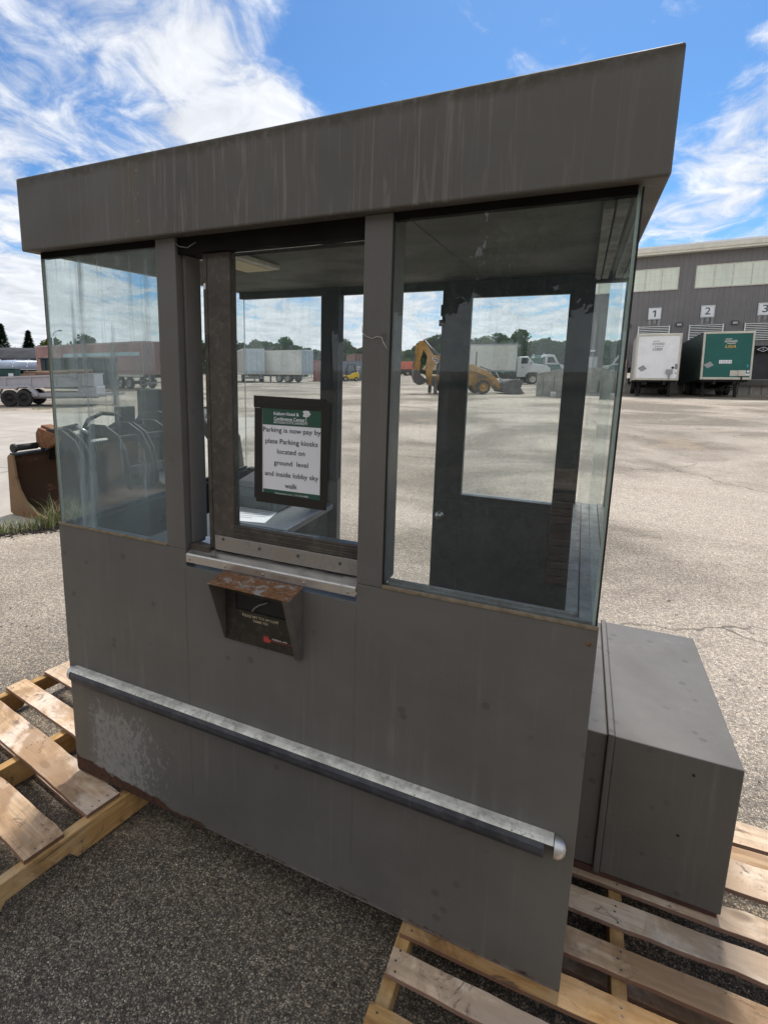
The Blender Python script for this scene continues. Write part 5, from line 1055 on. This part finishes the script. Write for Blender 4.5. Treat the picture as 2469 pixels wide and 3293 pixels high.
for k, (x, y, z, L_, r, lab) in enumerate([(.35, .45, 1.36, 1.3, .13, 'shortest thick log at the rear of the grey dump trailer'), (1.1, .35, 1.47, 1.5, .11, 'thin log in the middle of the grey dump trailer load'), (1.5, .95, 1.50, 2.0, .16, 'thick long log at the front of the grey dump trailer load'), (.3, 1.1, 1.46, 1.8, .15, 'log on the far side of the grey dump trailer load')]):
    t = thing('log', lab, 'log', on(ut, (x, y, z)), ut.rotation_euler.z + R(random.uniform(-6, 6)), 'logs in the dump trailer'); c = MB(); c.cyl((0, 0, 0), (L_, 0, .05), r, r * .9, 14); c.build('trunk', LOGM, t); MB().cyl((-.006, 0, 0), (-.0005, 0, 0), r * .9, None, 14).build('cut_end', M_TAN, t)
t = thing('electrical_cabinet', 'dark green cabinet with a white label standing in the rear of the dump trailer', 'cabinet', on(ut, (-.12, .25, .92)), ut.rotation_euler.z); MB().box(-.35, .35, 0, .6, 0, .78).build('body', simple('cabinet_green', (.012, .06, .052), .5, 0, .2, 3), t, .02); MB().box(.04, .26, -.006, -.0005, .42, .60).build('label_plate', M_WHITE, t); MB().box(-.38, .38, -.03, .63, .781, .82).build('lid', MATS['cabinet_green'], t, .01)

# ---- greenhouse
gh = thing('greenhouse', 'hoop greenhouse with dark shade cloth over clear plastic', 'greenhouse', (-52.6, 37.58, 0), Y)
def arch(y0, z0, y1, z1, n=8): return [(y0 + (y1 - y0) * i / n, z0 + (z1 - z0) * math.sin(i / n * math.pi / 2)) for i in range(n + 1)]
M_SHD = simple('shade_cloth', (.035, .036, .042), .85, 0, .25, .8); M_PLS = simple('clear_plastic', (.36, .42, .52), .25, 0, .2, .6); M_PIPE = simple('galvanised_pipe', (.55, .57, .60), .4, .5, .15, 5)
x0, x1 = -14.0, 3.0
MB().sheet([[(x0 + (x1 - x0) * i / 16, y, z + .06 * math.sin(i * 1.3)) for i in range(17)] for y, z in arch(.6, 2.55, 4.0, 3.95)] + [[(x0 + (x1 - x0) * i / 16, 8.0 - y, z) for i in range(17)] for y, z in arch(.6, 2.55, 4.0, 3.95)[::-1][1:]], .02).build('shade_cloth', M_SHD, gh)
MB().sheet([[(x, y, z) for x in (x0, x1)] for y, z in ((-.05, 1.60), (.05, 1.95), (.28, 2.30), (.62, 2.56))], .01).build('plastic_skirt', M_PLS, gh)
p_ = MB()
for k in range(12):
    x = x0 + k * 1.54; p_.tube([(x, -.08, 1.58), (x, .02, 1.96), (x, .25, 2.32), (x, .60, 2.6)], .035, 6); p_.cyl((x, -.05, 0), (x, -.05, 1.6), .035, None, 6); p_.cyl((x, 8.05, 0), (x, 8.05, 2.5), .035, None, 6)
p_.box(x0, x1, -.12, -.06, 1.52, 1.60).build('hoop_frame', M_PIPE, gh)
MB().box(x0, x1, 7.9, 8.0, 0, 1.6).build('back_wall', simple('greenhouse_inside', (.02, .035, .02), .9, 0, .4, 1.5), gh)

# ---- street lamp
sl_ = thing('street_lamp', 'curved arm street lamp rising behind the faded red trailer', 'street lamp', (-60.39, 48.97, 0), Y)
MB().cyl((0, 0, 0), (0, 0, 5.6), .10, .07, 12).build('pole', M_PIPE, sl_); MB().tube([(0, 0, 5.55), (.12, 0, 6.0), (.42, 0, 6.35), (.85, 0, 6.5)], .045, 8).build('arm', M_PIPE, sl_); MB().ball((1.05, 0, 6.48), .22, 0, (1.3, .8, .5)).build('lamp_head', M_GREYP, sl_)

# ================================================================== TREES
M_BARK = simple('bark', (.075, .058, .045), .95, 0, .35, 3); M_LFA = m_leaf('leaves_mid', (.062, .112, .034), (.028, .062, .020)); M_LFB = m_leaf('leaves_yellow', (.10, .14, .035), (.045, .082, .024)); M_NEED = m_leaf('needles', (.040, .072, .028), (.018, .036, .016))
def crown_mesh(seed, h, rad, n, leaf, mat_):
    rnd = random.Random(seed); mb = MB(); blobs = []
    for k in range(11):
        a = rnd.uniform(0, 6.283); zz = rnd.uniform(.30, .92); rr = rad * (1 - abs(zz - .5) * 1.1) * rnd.uniform(.15, .75)
        blobs.append((Vector((math.cos(a) * rr, math.sin(a) * rr, h * zz)), rad * rnd.uniform(.26, .46)))
    for k in range(n):
        c, r = rnd.choice(blobs); d = Vector((rnd.gauss(0, 1), rnd.gauss(0, 1), rnd.gauss(0, 1))).normalized() * r * rnd.uniform(.55, 1.08); d.z *= .8; p = c + d
        u = Vector((rnd.gauss(0, 1), rnd.gauss(0, 1), rnd.gauss(0, 1))).normalized(); w_ = u.orthogonal().normalized(); s_ = leaf * rnd.uniform(.55, 1.2)
        mb._add([p - u * s_, p + w_ * s_ * .7, p + u * s_, p - w_ * s_ * .7], [(0, 1, 2, 3)])
    o = mb.build('crown', mat_)
    return o
def conifer_mesh(seed, h, rad, n, mat_):
    rnd = random.Random(seed); mb = MB()
    for k in range(n):
        t = rnd.random() ** .8; z = h * (.08 + .92 * t); r = rad * (1 - t) * rnd.uniform(.35, 1.12) + .05; a = rnd.choice(range(9)) * .698 + rnd.gauss(0, .22) + int(t * 14) * .4
        p = Vector((math.cos(a) * r, math.sin(a) * r, z - r * .18)); u = Vector((math.cos(a), math.sin(a), -.25 + rnd.gauss(0, .3))).normalized(); w_ = Vector((-math.sin(a), math.cos(a), rnd.gauss(0, .4))).normalized(); s_ = .22 * rnd.uniform(.6, 1.3)
        mb._add([p - u * s_, p + w_ * s_ * .45, p + u * s_ * 1.3, p - w_ * s_ * .45], [(0, 1, 2, 3)])
    return mb.build('crown', mat_)
def trunk_obj(h, rad, seed):
    rnd = random.Random(seed); mb = MB(); mb.cyl((0, 0, 0), (0, 0, h * .55), rad, rad * .5, 8)
    for k in range(6):
        a = rnd.uniform(0, 6.283); z = h * rnd.uniform(.25, .55); mb.cyl((0, 0, z), (math.cos(a) * h * .2, math.sin(a) * h * .2, z + h * rnd.uniform(.12, .3)), rad * .4, rad * .12, 6)
    return mb.build('trunk', M_BARK)
def make_tree(name, label, cat, crown, trunk, loc, group):
    t = thing(name, label, cat, loc, 0, group); crown.parent = t; trunk.parent = t; return t
TG = 'trees beyond the yard'
random.seed(99)
protos = []
for k in range(5):
    cr = crown_mesh(100 + k, 9.0, 4.2 - .3 * (k % 3), 2600, .36, M_LFB if k == 3 else M_LFA)
    protos.append((cr, trunk_obj(9.0, .28, k)))
first = True; n_tr = 0
fwd = Vector((-.4433, .8964, 0)); rgt = Vector((.8964, .4433, 0)); camg = Vector((1.767, -1.3975, 0))
def plant(u, dist, hgt, k, wide=1.0):
    """u: image column it was measured at (full photo pixels), dist: metres along the yard axis"""
    global n_tr
    p = camg + fwd * dist + rgt * (dist * (u - 994.9) / 1759.5 * 1.013)
    cr, tr = protos[k]; t = thing('tree', 'green leafy tree in the tree line at the far edge of the yard', 'tree', (p.x, p.y, 0), random.uniform(0, 6.28), TG)
    s_ = hgt / 9.2
    for src in (cr, tr):
        o = src.copy(); COL.objects.link(o); o.parent = t
    t.scale = (s_ * wide, s_ * wide, s_); n_tr += 1
D_ = 142
for u, v in [(560, 1108), (610, 1104), (655, 1100), (700, 1098), (742, 1100), (775, 1096), (806, 1100), (832, 1093), (855, 1098), (884, 1092), (910, 1093), (938, 1108), (962, 1106), (985, 1112), (1010, 1120), (1034, 1118), (1060, 1108), (1085, 1110), (1105, 1098), (1125, 1106), (1148, 1112), (1172, 1116), (1200, 1120), (1230, 1124), (1262, 1128), (1282, 1132)]:
    dd = D_ + random.uniform(-8, 10); plant(u, dd, 1.8 + (1180 - v) * dd / 1759 * 1.02, random.randrange(5), 1.05)
for u, v in [(1305, 1118), (1330, 1098), (1352, 1086), (1375, 1075), (1398, 1073), (1425, 1074), (1452, 1080), (1480, 1090), (1510, 1088), (1538, 1082), (1562, 1090), (1583, 1068), (1612, 1086), (1640, 1084), (1662, 1072), (1690, 1088), (1715, 1082), (1738, 1086), (1760, 1096), (1785, 1098), (1812, 1104), (1840, 1104), (1880, 1104), (1925, 1108)]:
    dd = D_ + 6 + random.uniform(-8, 8); plant(u, dd, 1.8 + (1180 - v) * dd / 1759 * 1.03, random.randrange(5), 1.0)
# unseen trees added behind the camera to darken the reflections in the panes
for k in range(17):
    cr, tr = protos[k % 5]; t = thing('tree', 'unseen leafy tree added behind the camera to darken the booth window reflections', 'tree', (-34 + k * 4.6 + random.uniform(-1, 1), -27 + random.uniform(-3, 3), 0), random.uniform(0, 6.28), 'unseen trees added to darken the booth window reflections')
    s_ = random.uniform(1.15, 1.5); t.scale = (s_ * .9, s_ * .9, s_)
    for src in (cr, tr):
        o = src.copy(); COL.objects.link(o); o.parent = t
for (cr, tr) in protos:
    bpy.data.objects.remove(cr); bpy.data.objects.remove(tr)
# undergrowth under the tree line: a far mass nobody could count
ub = MB(); rnd = random.Random(4)
for k in range(5200):
    u = rnd.uniform(480, 2000); dd = rnd.uniform(136, 160); p = camg + fwd * dd + rgt * (dd * (u - 994.9) / 1759.5); s_ = rnd.uniform(.3, .8); z = abs(rnd.gauss(0, 1)) * 1.3 + .3
    q = Vector((p.x, p.y, z)); a_ = Vector((rnd.gauss(0, 1), rnd.gauss(0, 1), rnd.gauss(0, 1))).normalized(); w_ = a_.orthogonal().normalized(); ub._add([q - a_ * s_, q + w_ * s_, q + a_ * s_, q - w_ * s_], [(0, 1, 2, 3)])
tag(ub.build('undergrowth', M_LFA), 'low green undergrowth along the far tree line', 'undergrowth', kind='stuff')
for lab, loc, h, r_, sd_ in (('tall thin conifer behind the middle of the greenhouse', (-63.6, 44.2, 0), 7.1, 1.75, 1), ('bushy conifer between the greenhouse and the red trailer', (-62.2, 46.8, 0), 6.4, 1.75, 2)):
    make_tree('conifer', lab, 'tree', conifer_mesh(sd_, h, r_, 2600, M_NEED), trunk_obj(h, .15, sd_ + 40), loc, None)
for lab, loc, h, r_, sd_, m_ in (('pale green tree beside the street lamp behind the red trailer', (-75.2, 60.0, 0), 6.0, 3.0, 11, M_LFB), ('round green tree above the roof of the red trailer', (-71.5, 63.5, 0), 6.6, 4.2, 12, M_LFA)):
    make_tree('tree', lab, 'tree', crown_mesh(sd_, h, r_, 2200, .26, m_), trunk_obj(h, .2, sd_), loc, None)
